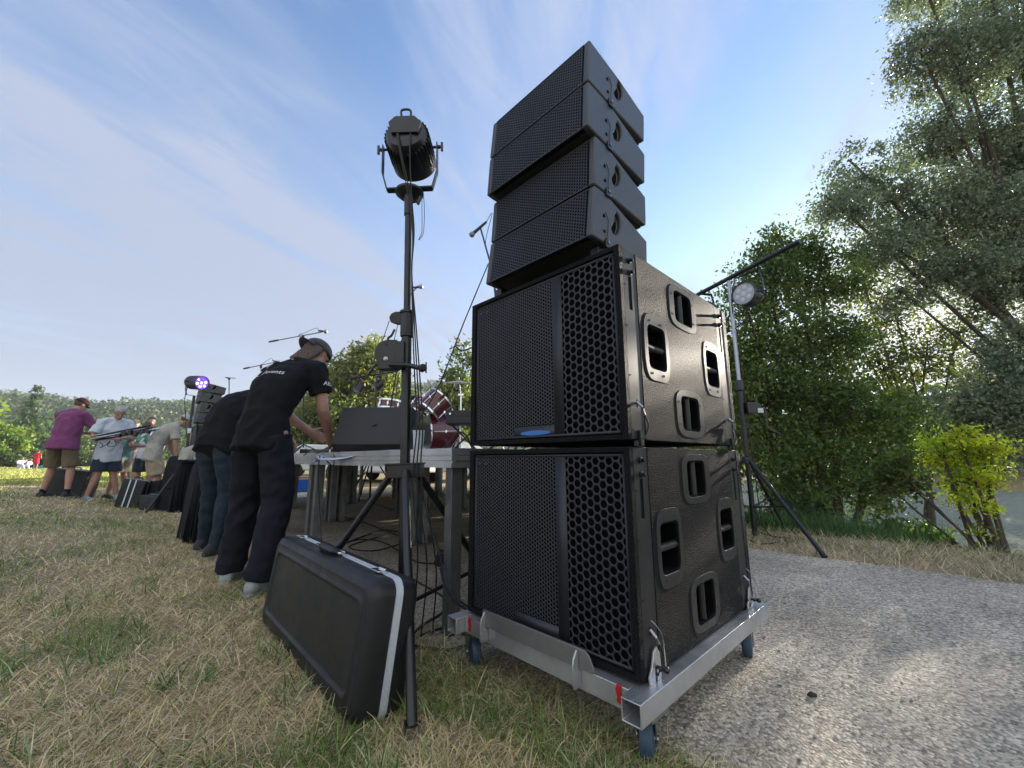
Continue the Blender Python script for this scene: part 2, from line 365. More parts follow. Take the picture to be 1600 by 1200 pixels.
def build_ground():
    ax = np.concatenate([-np.geomspace(1500, 12, 34), np.linspace(-11.5, 11.5, 93), np.geomspace(12, 1500, 34)])
    ay = np.concatenate([-np.geomspace(300, 4, 14), np.linspace(-3.6, 14, 90), np.geomspace(14.4, 1500, 40)])
    X, Y = np.meshgrid(ax, ay); Z = G(X, Y); nx, ny = len(ax), len(ay)
    co = np.stack([X, Y, Z], -1).reshape(-1, 3); i, j = np.meshgrid(np.arange(nx - 1), np.arange(ny - 1)); a = (j * nx + i).ravel()
    me = raw_mesh('ground', co, np.stack([a, a + 1, a + nx + 1, a + nx], 1), 4, mat_ground(), smooth=True)
    tag(put('ground', me, None), kind='structure')
    # the path: a sheet with ragged edges, two cells of thickness fading into the turf
    ts = np.concatenate([np.arange(-9, 14, .05), np.arange(14, 46, .4)]); rows = []
    for t in ts:
        e0 = 1.20 + .05 * noise.noise(V((t * 1.3, 0, 0))) + .035 * noise.noise(V((t * 7, 3, 0)))
        e1 = 4.30 + .10 * noise.noise(V((t * .9, 9, 0))) + .04 * noise.noise(V((t * 6, 5, 0)))
        rows.append([TN * (e0 + (e1 - e0) * k / 8) + TT * t for k in range(9)])
    co = np.array([[(p.x, p.y, Gz(p.x, p.y) + .005) for p in r] for r in rows]).reshape(-1, 3); n = len(ts)
    i, j = np.meshgrid(np.arange(8), np.arange(n - 1)); a = (j * 9 + i).ravel()
    tag(put('path', raw_mesh('path', co, np.stack([a, a + 9, a + 10, a + 1], 1)[:, ::-1], 4, mat_path()), None), kind='structure')
    w = MB(); w.add([(-60, 2, -1.02), (400, 2, -1.02), (400, 300, -1.02), (-60, 300, -1.02)], [(0, 1, 2, 3)])
    # river
    m = mat('river_water', (.05, .075, .05), .22, bump=(7, 1.0, .5), spec=.08)
    nt = m.node_tree; p = nt.nodes['Principled BSDF']; g_ = nt.nodes.new('ShaderNodeBsdfGlossy'); g_.inputs['Roughness'].default_value = .05; g_.inputs['Color'].default_value = (.9, .95, .9, 1)
    p.inputs['Specular IOR Level'].default_value = 0; p.inputs['Base Color'].default_value = (.055, .08, .035, 1); p.inputs['Roughness'].default_value = 1
    bn = [n for n in nt.nodes if n.type == 'BUMP'][0]; nt.links.new(bn.outputs[0], g_.inputs['Normal']); ms = nt.nodes.new('ShaderNodeMixShader'); ms.inputs[0].default_value = .48
    nt.links.new(p.outputs[0], ms.inputs[1]); nt.links.new(g_.outputs[0], ms.inputs[2]); nt.links.new(ms.outputs[0], nt.nodes['Material Output'].inputs[0])
    tag(put('river', w, m), kind='structure')
build_ground()

# ------------------------------------------------------------------ grass
def blades(name, P, length, width, lean, cols, m, kind='stuff', label=None, cat=None, curl=1.0):
    n = len(P); az = nfield(P[:, 0], P[:, 1], 2.2, 11) * 5 + RNG.normal(0, 1.9, n); fz = RNG.uniform(0, 2 * PI, n)
    d = np.stack([np.cos(az), np.sin(az)], 1); s = np.stack([np.cos(fz), np.sin(fz)], 1) * width[:, None] * .5
    h1 = length * .55; l1 = lean * .78
    mid = P.copy(); mid[:, :2] += d * (h1 * np.sin(l1))[:, None]; mid[:, 2] += h1 * np.cos(l1)
    tip = mid.copy(); l2 = lean * curl; h2 = length * .45; tip[:, :2] += d * (h2 * np.sin(l2))[:, None]; tip[:, 2] += h2 * np.cos(l2)
    tip[:, 2] = np.maximum(tip[:, 2], P[:, 2] + .004)
    S = np.concatenate([s, np.zeros((n, 1))], 1)
    co = np.stack([P - S, P + S, mid + S * .75, mid - S * .75, tip], 1).reshape(-1, 3)
    k = np.arange(n) * 5
    loops = np.stack([k, k + 1, k + 2, k + 3, k + 3, k + 2, k + 4], 1).ravel(); per = np.tile([4, 3], n)
    cc = np.repeat(cols, 5, 0)
    o = put(name, raw_mesh(name, co, loops, per, m, cc), None); tag(o, label, cat, kind=kind); return o
def nfield(x, y, s, o=0):
    return np.array([noise.noise(V((a * s + o, b * s - o, o * .37))) for a, b in zip(x, y)])
def build_grass():
    # dry lawn in front of and beside the gear
    n = 280000
    r = np.exp(RNG.uniform(np.log(.75), np.log(26), n)) ** 1.0; az = RNG.uniform(rad(-74), rad(38), n)
    x = r * np.sin(az); y = r * np.cos(az); q = .680 * x + .733 * y; t = -.733 * x + .680 * y
    edge = 1.22 + RNG.normal(0, .05, n)
    ok = (q < edge); x, y, r, q, t = x[ok], y[ok], r[ok], q[ok], t[ok]; n = len(x)
    f = nfield(x, y, .9); g = nfield(x, y, 3.3, 5); green = np.clip((f * 1.3 + g * .8 - .16) * 4, 0, 1)
    isg = RNG.uniform(0, 1, n) < .08 + .60 * green * RNG.uniform(.5, 1.5, n)
    wid = (.0016 + .00075 * r) * RNG.uniform(.6, 1.5, n); ln = (.018 + RNG.gamma(2.0, .014, n)) * (1 + .04 * r); ln[isg] *= 1.0
    lean = np.where(isg, RNG.uniform(.2, 1.3, n), np.clip(RNG.normal(1.35, .25, n), .3, 1.56))
    straw = np.array([.80, .64, .40]) * RNG.uniform(.55, 1.25, (n, 1)); straw[:, 2] *= RNG.uniform(.75, 1.1, n)
    grn = np.array([.16, .26, .075]) * RNG.uniform(.55, 1.6, (n, 1)); grn[:, 0] += RNG.uniform(0, .06, n)
    cols = np.where(isg[:, None], grn, straw)
    P = np.stack([x, y, G(x, y) - .002], 1)
    blades('lawn_grass', P, ln, wid, lean, cols, M['blade'], label='dry trampled straw and green lawn grass left of the path', cat='grass', curl=1.05)
    n = 34000; r = np.exp(RNG.uniform(np.log(.8), np.log(7), n)); az = RNG.uniform(rad(-60), rad(30), n); x = r * np.sin(az); y = r * np.cos(az)
    ok = (.680 * x + .733 * y < 1.26) & (nfield(x, y, 1.4, 21) > -.18); x, y, r = x[ok], y[ok], r[ok]; n = len(x)
    cols = np.array([.74, .60, .38]) * RNG.uniform(.55, 1.25, (n, 1)); cols[:, 2] *= RNG.uniform(.8, 1.15, n)
    blades('lawn_straw', np.stack([x, y, G(x, y) + RNG.uniform(.004, .028, n)], 1), RNG.uniform(.035, .11, n), (.0010 + .0006 * r) * RNG.uniform(.6, 1.4, n), RNG.uniform(1.15, 1.75, n), cols, M['blade'], label='loose pale cut straw lying over the lawn', cat='straw', curl=.95)
    n = 60000; r = np.exp(RNG.uniform(np.log(17), np.log(75), n)); az = RNG.uniform(rad(-60), rad(-34), n); x = r * np.sin(az); y = r * np.cos(az)
    cols = np.array([.46, .45, .14]) * RNG.uniform(.6, 1.25, (n, 1)); cols[:, 0] *= RNG.uniform(.75, 1.1, n)
    blades('meadow_grass', np.stack([x, y, G(x, y)], 1), RNG.uniform(.07, .16, n), .010 + .0010 * r, RNG.uniform(.2, 1.2, n), cols, M['blade'], label='yellow-green sunlit meadow grass far left', cat='grass')
    # verge on the far side of the path
    n = 26000; q = RNG.uniform(4.22, 5.75, n); t = RNG.uniform(-7, 8, n); x = .680 * q - .733 * t; y = .733 * q + .680 * t
    dry = RNG.uniform(0, 1, n) < .92 - .3 * (q - 4.2)
    cols = np.where(dry[:, None], np.array([.66, .54, .36]) * RNG.uniform(.5, 1.2, (n, 1)), np.array([.13, .19, .06]) * RNG.uniform(.6, 1.5, (n, 1)))
    blades('verge_grass', np.stack([x, y, G(x, y)], 1), RNG.uniform(.04, .13, n), RNG.uniform(.004, .007, n), RNG.uniform(.6, 1.5, n), cols, M['blade'],
           label='dry matted grass verge between path and river bank', cat='grass')
    # tall weeds on the bank
    n = 16000; q = RNG.uniform(5.45, 7.6, n); t = RNG.uniform(-.6, 7.5, n)
    keep = (RNG.uniform(0, 1, n) < sstep(t, -.4, .9)); q, t = q[keep], t[keep]; n = len(q)
    x = .680 * q - .733 * t; y = .733 * q + .680 * t
    cols = np.array([.05, .11, .035]) * RNG.uniform(.6, 1.7, (n, 1)) + np.array([.02, .0, .0]) * RNG.uniform(0, 1, (n, 1))
    blades('bank_weeds', np.stack([x, y, G(x, y)], 1), RNG.uniform(.12, .36, n), RNG.uniform(.006, .012, n), RNG.uniform(.1, .9, n), cols, M['blade'],
           label='tall dark green weeds along the river bank', cat='weeds')
build_grass()
def litter():
    # loose stones on the path
    n = 2600; r = np.exp(RNG.uniform(np.log(.9), np.log(6), n)); az = RNG.uniform(rad(-45), rad(62), n); x = r * np.sin(az); y = r * np.cos(az); q = .680 * x + .733 * y
    ok = (q > 1.22) & (q < 4.3); x, y = x[ok], y[ok]; n = len(x); s_ = .0022 + RNG.gamma(1.6, .0013, n)
    U = np.array([(0, 0, .9), (1, 0, .1), (.3, .95, .2), (-.8, .6, .1), (-.8, -.6, .2), (.3, -.95, .1)]); jit = RNG.uniform(.65, 1.3, (n, 6, 1)); a = RNG.uniform(0, 6.28, n)
    P = U[None] * jit * s_[:, None, None]; P = np.stack([P[..., 0] * np.cos(a)[:, None] - P[..., 1] * np.sin(a)[:, None], P[..., 0] * np.sin(a)[:, None] + P[..., 1] * np.cos(a)[:, None], P[..., 2]], -1)
    P += np.stack([x, y, G(x, y) + .006], -1)[:, None]
    tri = np.array([(0, i, i % 5 + 1) for i in range(1, 6)]); loops = (np.arange(n)[:, None, None] * 6 + tri[None]).ravel()
    cols = np.repeat(np.array([.42, .38, .32]) * RNG.uniform(.3, 1.5, (n, 1)), 6, 0)
    m = mat('loose_grit', (.4, .36, .3), .8, attr=True); o = put('loose_gravel', raw_mesh('loose_gravel', P.reshape(-1, 3), loops, 3, m, cols), None); tag(o, 'loose grit scattered over the path', 'gravel', kind='stuff')
    # bits of straw blown on to the path
    n = 1500; q = 1.22 + RNG.exponential(.22, n); t = RNG.uniform(-2.5, 5, n); q[:160] = RNG.uniform(1.3, 4.3, 160); x = .680 * q - .733 * t; y = .733 * q + .680 * t
    cols = np.array([.62, .52, .34]) * RNG.uniform(.6, 1.2, (n, 1))
    blades('path_straw', np.stack([x, y, G(x, y) + .009], 1), RNG.uniform(.015, .06, n), RNG.uniform(.0012, .0028, n), RNG.uniform(1.5, 1.57, n), cols, M['blade'], label='stray bits of straw blown on to the edge of the path', cat='straw')
    # rooted tufts with broad blades
    k = 150; r = np.exp(RNG.uniform(np.log(.95), np.log(6), k)); az = RNG.uniform(rad(-58), rad(22), k); cx_ = r * np.sin(az); cy_ = r * np.cos(az); ok = (.680 * cx_ + .733 * cy_ < 1.12); cx_, cy_, r = cx_[ok], cy_[ok], r[ok]; k = len(cx_)
    i = np.repeat(np.arange(k), 26); n = len(i); sp = RNG.uniform(.02, .07, k)[i]; x = cx_[i] + RNG.normal(0, 1, n) * sp; y = cy_[i] + RNG.normal(0, 1, n) * sp
    pale = RNG.uniform(0, 1, n) < .3; cols = np.where(pale[:, None], np.array([.42, .50, .26]), np.array([.10, .19, .05])) * RNG.uniform(.6, 1.4, (n, 1))
    blades('grass_tufts', np.stack([x, y, G(x, y)], 1), RNG.uniform(.04, .12, n), RNG.uniform(.003, .0062, n), RNG.uniform(.35, 1.35, n), cols, M['blade'], label='rooted green tufts with broad pale blades in the dry lawn', cat='grass')
litter()

# ------------------------------------------------------------------ loudspeakers (frame: x to the right along the front, y into the stack)
P0 = V((.3437, 1.215, 0)); TH = .8088
WL = V((-math.cos(TH), math.sin(TH), 0)); DD = V((math.sin(TH), math.cos(TH), 0))
SW, SD, SH = .7595, .926, .6285
def sep(e, n, a=1, b=1):
    """superellipse outline"""
    return lambda k: (a * math.copysign(abs(math.cos(k)) ** e, math.cos(k)), b * math.copysign(abs(math.sin(k)) ** n, math.sin(k)))
def outline(a, b, e1, e2, n=40): return [sep(e1, e2, a, b)(2 * PI * (i + .5) / n) for i in range(n)]
def holesheet(x0, x1, z0, z1, pitch, hole, y=0, th=.0015, n=6, skip=None):
    """perforated sheet in the xz plane facing -y: staggered round holes, each cell a hexagon with a hole"""
    dx = pitch * .8660254; R = pitch / math.sqrt(3); cs = []
    nx = max(1, int(round((x1 - x0) / dx))); dx = (x1 - x0) / nx; sx = dx / (pitch * .8660254)
    for i in range(nx + 1):
        off = pitch * .5 * (i % 2); m = int((z1 - z0) / pitch) + 1
        for j in range(m + 1):
            x = x0 + i * dx; z = z0 + j * pitch + off
            if z > z1 + pitch * .5: continue
            if skip and skip(x, z): continue
            cs.append((x, z))
    c = np.array(cs); k = np.arange(n) * 2 * PI / n
    if n == 6: ox, oz = R * np.cos(k), R * np.sin(k)
    else:
        h = np.arange(6) * PI / 3; hx, hz = R * np.cos(h), R * np.sin(h)
        ox = np.empty(12); oz = np.empty(12); ox[::2] = hx; oz[::2] = hz; ox[1::2] = (hx + np.roll(hx, -1)) / 2; oz[1::2] = (hz + np.roll(hz, -1)) / 2
    ix, iz = hole * np.cos(k), hole * np.sin(k); N_ = len(c)
    def ring(a, b, yy): return np.stack([c[:, :1] + a * sx, np.full((N_, n), yy), c[:, 1:] + b], -1)
    ox_, oz_ = np.clip(c[:, :1] + ox * sx, x0, x1), np.clip(c[:, 1:] + oz, z0, z1)
    o_ = np.stack([ox_, np.full((N_, n), y), oz_], -1)
    def inner(yy): return np.stack([np.clip(c[:, :1] + ix, x0, x1), np.full((N_, n), yy), np.clip(c[:, 1:] + iz, z0, z1)], -1)
    co = np.concatenate([o_, inner(y), inner(y + th)], 1).reshape(-1, 3)
    j = np.arange(n); j2 = (j + 1) % n
    f = np.concatenate([np.stack([j, j2, n + j2, n + j], 1), np.stack([n + j, n + j2, 2 * n + j2, 2 * n + j], 1)])
    loops = (np.arange(N_)[:, None, None] * 3 * n + f[None]).reshape(-1, 4)
    return co, loops
def grille_mesh(name, parts, frame_mb):
    """parts: list of (co, quads)"""
    cs, ls, o = [], [], 0
    for c, l in parts: cs.append(c); ls.append(l + o); o += len(c)
    v = np.array(frame_mb.v); q = [f for f in frame_mb.f]; cs.append(v)
    loops = np.concatenate([l.ravel() for l in ls] + [np.array([i + o for f in q for i in f])]); per = np.concatenate([np.full(sum(len(l) for l in ls), 4), np.array([len(f) for f in q])])
    return raw_mesh(name, np.concatenate(cs), loops, per, M['grille'])
def handle_parts(t, cy, cz, vert, side):
    """recessed carrying handle in the side wall; side=+1 on x=0, -1 on x=-SW"""
    X = V((side, 0, 0)); o = V((0 if side > 0 else -SW, cy, cz)); u = V((0, 0, 1)) if vert else V((0, 1, 0)); v = V((0, 1, 0)) if vert else V((0, 0, 1))
    b = MB().ringprism(outline(.118, .088, .62, .42), outline(.0775, .064, .28, .28), o - X * .004, u, v, X * .0055)
    for a, c in ((.092, .04), (.092, -.04), (-.092, .04), (-.092, -.04)): b.cyl(o + u * a + v * c + X * .001, o + u * a + v * c + X * .0028, .0042, n=8)
    h = put('handle', b, M['rail'], t, bevel=.0012)
    cup = MB().ringprism(outline(.0775, .064, .28, .28), outline(.070, .057, .28, .28), o - X * .092, u, v, X * .088)
    cup.prism(outline(.0775, .064, .28, .28), o - X * .095, u, v, X * .004)
    put('cup', cup, M['foam'], h)
    put('grip', MB().cyl(o - v * .062 - X * .016, o + v * .062 - X * .016, .0125, n=16), M['rail'], h)
HND = [(.436 + .02, SH - .107, False), (.218, SH / 2 + .004, True), (.708, SH / 2 + .004, True), (.452, .107, False)]
def grille_sub():
    y = .007; x0, x1 = -.728, -.024; z0, z1 = .02, .608
    lg = lambda x, z: -.50 < x < -.265 and z < .02 + .040 * min(1, (x + .505) / .03, (-.262 - x) / .03)
    a = holesheet(x0 + .006, -.285, z0 + .006, z1 - .006, .0135, .0050, y, n=6, skip=lg)
    b = holesheet(-.248, x1 - .004, z0 + .006, z1 - .006, .0287, .0120, y, n=12)
    f = MB()
    for (p, q) in (((x0, y - .001, z0), (x0 + .008, y + .004, z1)), ((x1 - .006, y - .001, z0), (x1, y + .004, z1)), ((x0 + .008, y - .001, z0), (x1 - .006, y + .004, z0 + .008)),
                   ((x0 + .008, y - .001, z1 - .008), (x1 - .006, y + .004, z1)), ((-.290, y - .0008, z0 + .008), (-.246, y + .0012, z1 - .008))): f.bb(p, q)
    f.prism([(-.505, z0 + .008), (-.262, z0 + .008), (-.285, z0 + .042), (-.48, z0 + .042)], (0, y - .0006, 0), (1, 0, 0), (0, 0, 1), (0, .001, 0))
    for sx_ in (-.700, -.655): f.lathe([(.009, 0), (.009, .0015), (.004, .002)], (sx_, y - .001, z1 - .035), (0, -1, 0), 12)
    return grille_mesh('grille', [a, b], f)
def make_sub(label):
    t = thing('subwoofer', label, 'subwoofer', (P0.x, P0.y, 0), -TH)
    cut = [MB().bb((-.732, -.02, .016), (-.020, .032, .612))]
    for cy, cz, vert in HND:
        for side in (1, -1):
            o = V((0 if side > 0 else -SW, cy, cz)); u = V((0, 0, 1)) if vert else V((0, 1, 0)); v = V((0, 1, 0)) if vert else V((0, 0, 1))
            cut.append(MB().prism(outline(.078, .0645, .28, .28), o - V((side * .098, 0, 0)), u, v, V((side * .12, 0, 0))))
    for y0, y1 in ((.022, .104), (.803, .885)):             # shallow channels for the rigging rails
        cut.append(MB().bb((-.005, y0, -.01), (.02, y1, SH + .01)))
    put('cabinet', boolean(MB().bb((-SW, 0, 0), (0, SD, SH)), cut), M['cab'], t, bevel=.003)
    put('baffle', MB().bb((-.730, .024, .018), (-.022, .030, .610)), M['foam'], t)
    put('grille', grille_sub(), None, t)
    put('badge', MB().prism([(.075 * math.cos(k), .0085 * math.sin(k)) for k in np.linspace(0, 2 * PI, 32, False)], (-.383, .0045, .037), (1, 0, 0), (0, 0, 1), (0, .002, 0)), M['blueled'], t)
    for cy, cz, vert in HND:
        for side in (1, -1): handle_parts(t, cy, cz, vert, side)
    for y0, y1 in ((.024, .102), (.805, .883)):
        r = MB().bb((-.0045, y0, .002), (-.0015, y1, SH - .002))
        ym = (y0 + y1) / 2
        rb = boolean(r, [MB().bb((-.02, ym - .012, SH - .21), (.02, ym + .008, SH - .095)), MB().bb((-.02, ym - .004, .10), (.02, ym + .004, .125))])
        rl = put('rigging_rail', rb, M['rail'], t, bevel=.0006)
        s_ = MB().bb((-.02, ym - .014, SH - .212), (-.0052, ym + .010, SH - .093)); put('slot', s_, M['foam'], rl)
        for z in (SH - .040, SH - .082): put('locking_knob', MB().lathe([(.010, 0), (.010, .006), (.006, .007), (.006, .016), (.004, .018)], (-.002, ym - .002, z), (1, 0, 0), 12), M['blackmetal'], rl)
        for z in (.03, .2, .36, .5): put('screw', MB().lathe([(.003, 0), (.003, .002)], (-.0018, y0 + .009, z), (1, 0, 0), 8), M['blackmetal'], rl)
        ln = MB().tube(smooth_pts([(-.002, ym, .118), (.012, ym + .004, .105), (.008, ym + .022, .085), (.012, ym + .038, .05), (.008, ym + .03, .018), (.012, ym + .005, .004)]), .0022, 6)
        put('lanyard', ln, M['cable'], rl)
        put('pin', MB().cyl((-.002, ym, .118), (.016, ym + .002, .100), .0042, n=8).cyl((.010, ym + .012, .095), (.010, ym + .024, .078), .0036, n=8), M['steel'], rl)
        put('coupler', MB().bb((-.008, ym - .022, -.020), (.004, ym + .022, -.0015)).bb((-.002, ym - .008, -.018), (.010, ym + .008, .03)), M['blackmetal'], rl, bevel=.002)
    return t
sub_low = make_sub('lower of the two big perforated black subwoofers, standing on the aluminium dolly')
sub_low.location = (P0.x, P0.y, .206)
sub_top = dup(sub_low, (P0.x, P0.y, .206 + SH + .0206), -TH, 'upper big black subwoofer on top of the other, under the line array')
for o in (sub_low, sub_top): o['group'] = 'stacked subwoofers beside the path'

for c_ in [c for c in sub_low.children if c.name.startswith('badge')]: bpy.data.objects.remove(c_)
ARR = [[(.005, 2.357), (.122, 2.337), (.411, 2.278), (.395, 2.146), (.130, 2.152), (-.015, 2.160)],
       [(-.015, 2.157), (.130, 2.149), (.392, 2.075), (.375, 1.935), (.105, 1.948), (-.031, 1.960)],
       [(.011, 1.946), (.105, 1.945), (.372, 1.868), (.361, 1.735), (.080, 1.741), (-.006, 1.741)],
       [(-.006, 1.738), (.080, 1.738), (.358, 1.663), (.345, 1.530), (.060, 1.533), (-.034, 1.535)]]
AS0, AS1 = .080, .632
def make_array(i, poly, label):
    zb = min(p[1] for p in poly); t = thing('line_array_speaker', label, 'line array speaker', (P0.x, P0.y, zb), -TH)
    q = [(a, b - zb + (-.002 if n_ in (0, 1) else .002 if n_ in (4, 5) else 0)) for n_, (a, b) in enumerate(poly)]; ft, k, rt, rb, hg, fb = q
    u, v = V((0, 1, 0)), V((0, 0, 1))
    # body: wooden shell between the cheeks, front set back behind the grille
    ins = [(ft[0] + .03, ft[1] - .001), k, rt, rb, hg, (fb[0] + .03, fb[1] + .001)]
    put('cabinet', MB().prism(ins, (-AS1 + .0255, 0, 0), u, v, (AS1 - AS0 - .051, 0, 0)), M['cab_soft'], t)
    cx_, cz_ = hg[0] - .130, hg[1] + .0
    cres = [(.208, .160), (.224, .152), (.234, .134), (.232, .108), (.215, .078), (.192, .060), (.176, .062), (.168, .078), (.180, .096), (.193, .116), (.196, .140)]
    cut = MB().prism([(a + cx_, b + cz_ - .0) for a, b in cres], (-AS0 - .012, 0, 0), u, v, (.03, 0, 0))
    for s0, sg in ((AS0, 1), (AS1, -1)):
        pl = [(ft[0] + .004, ft[1]), k, rt, rb, hg, (fb[0] + .004, fb[1])]
        w = .026 if sg > 0 else -.026
        mb = MB().prism(pl, (-s0, 0, 0), u, v, (-w, 0, 0))
        cutters = [MB().prism([(a + cx_, b + cz_) for a, b in cres], (-s0 - .021 * sg, 0, 0), u, v, (.04 * sg, 0, 0))]
        ch = put('cheek', boolean(mb, cutters), M['array_side'], t, bevel=.006 if i < 2 else .006)
        put('grip', MB().prism([((a - .2) * .99 + .2 + cx_, (b - .11) * .99 + .11 + cz_) for a, b in cres], (-s0 - .0208 * sg, 0, 0), u, v, (.001 * sg, 0, 0)), M['foam'], ch)
        for e, z in ((-.012, .045), (-.010, .105), (-.004, .015)): put('pin_hole', MB().lathe([(.0065, 0), (.0065, .0012)], (-s0 + .0006 * sg, hg[0] + e, hg[1] + z), (sg, 0, 0), 12), M['foam'], ch)
        h = MB().bb((-s0 + .0 * sg, hg[0] - .014, hg[1] - .016), (-s0 + .007 * sg, hg[0] + .014, hg[1] + .012))
        h.lathe([(.008, 0), (.008, .008), (.004, .010)], (-s0, hg[0], hg[1] + .004), (sg, 0, 0), 10)
        put('hinge', h, M['blackmetal'], ch, bevel=.0015)
        put('hinge_bolt', MB().lathe([(.0042, 0), (.0042, .003)], (-s0 + .0085 * sg, hg[0], hg[1] + .004), (sg, 0, 0), 8).lathe([(.003, 0), (.003, .002)], (-s0 + .0075 * sg, hg[0] + .009, hg[1] - .010), (sg, 0, 0), 8), M['steel'], ch)
        lw = smooth_pts([(-s0 + .003 * sg, hg[0] - .004, hg[1] + .12), (-s0 + .004 * sg, hg[0] + .012, hg[1] + .09), (-s0 + .003 * sg, hg[0] + .006, hg[1] + .05), (-s0 + .004 * sg, hg[0] + .002, hg[1] + .012)])
        put('lanyard', MB().tube(lw, .0013, 5), M['cable'], ch)
    # grille, lying in the plane from front bottom to front top
    hgt = math.hypot(ft[0] - fb[0], ft[1] - fb[1]); ang = math.atan2(ft[0] - fb[0], ft[1] - fb[1])
    c, l = holesheet(-AS1 + .030, -AS0 - .030, .005, hgt - .005, .0132, .0050, 0, .001, n=6)
    fr = MB().bb((-AS1 + .026, -.001, .001), (-AS0 - .026, .004, .007)).bb((-AS1 + .026, -.001, hgt - .007), (-AS0 - .026, .004, hgt - .001))
    me = grille_mesh('grille', [(c, l)], fr)
    me.transform(Matrix.Translation((0, fb[0] + .006, fb[1])) @ Matrix.Rotation(-ang, 4, 'X')); put('grille', me, None, t)
    put('baffle', MB().prism([(ft[0] + .010, ft[1] - .003), (ft[0] + .014, ft[1] - .003), (fb[0] + .014, fb[1] + .003), (fb[0] + .010, fb[1] + .003)], (-AS1 + .026, 0, 0), u, v, (AS1 - AS0 - .052, 0, 0)), M['foam'], t)
    ft_ = MB().bb((-AS1 + .05, .32, -.0), (-AS1 + .09, .34, .0))
    return t
AL = ['topmost of the four black line array speakers', 'second line array speaker from the top, overhanging the one below', 'third line array speaker from the top, set back under the overhang', 'lowest line array speaker, resting on the upper subwoofer']
arr = [make_array(i, p, AL[i]) for i, p in enumerate(ARR)]
for a in arr: a['group'] = 'line array speakers on the near stack'
t = thing('array_base_plate', 'low black base frame between subwoofer top and lowest array speaker', 'base frame', (P0.x, P0.y, .206 + 2 * SH + .0206), -TH)
put('rail', MB().bb((-.62, .02, 0.001), (-.585, .44, .040)), M['blackmetal'], t, bevel=.002); put('rail', MB().bb((-.13, .03, 0.001), (-.095, .44, .040)), M['blackmetal'], t, bevel=.002)
put('crossbar', MB().bb((-.585, .06, 0.004), (-.13, .09, .034)), M['blackmetal'], t, bevel=.002)

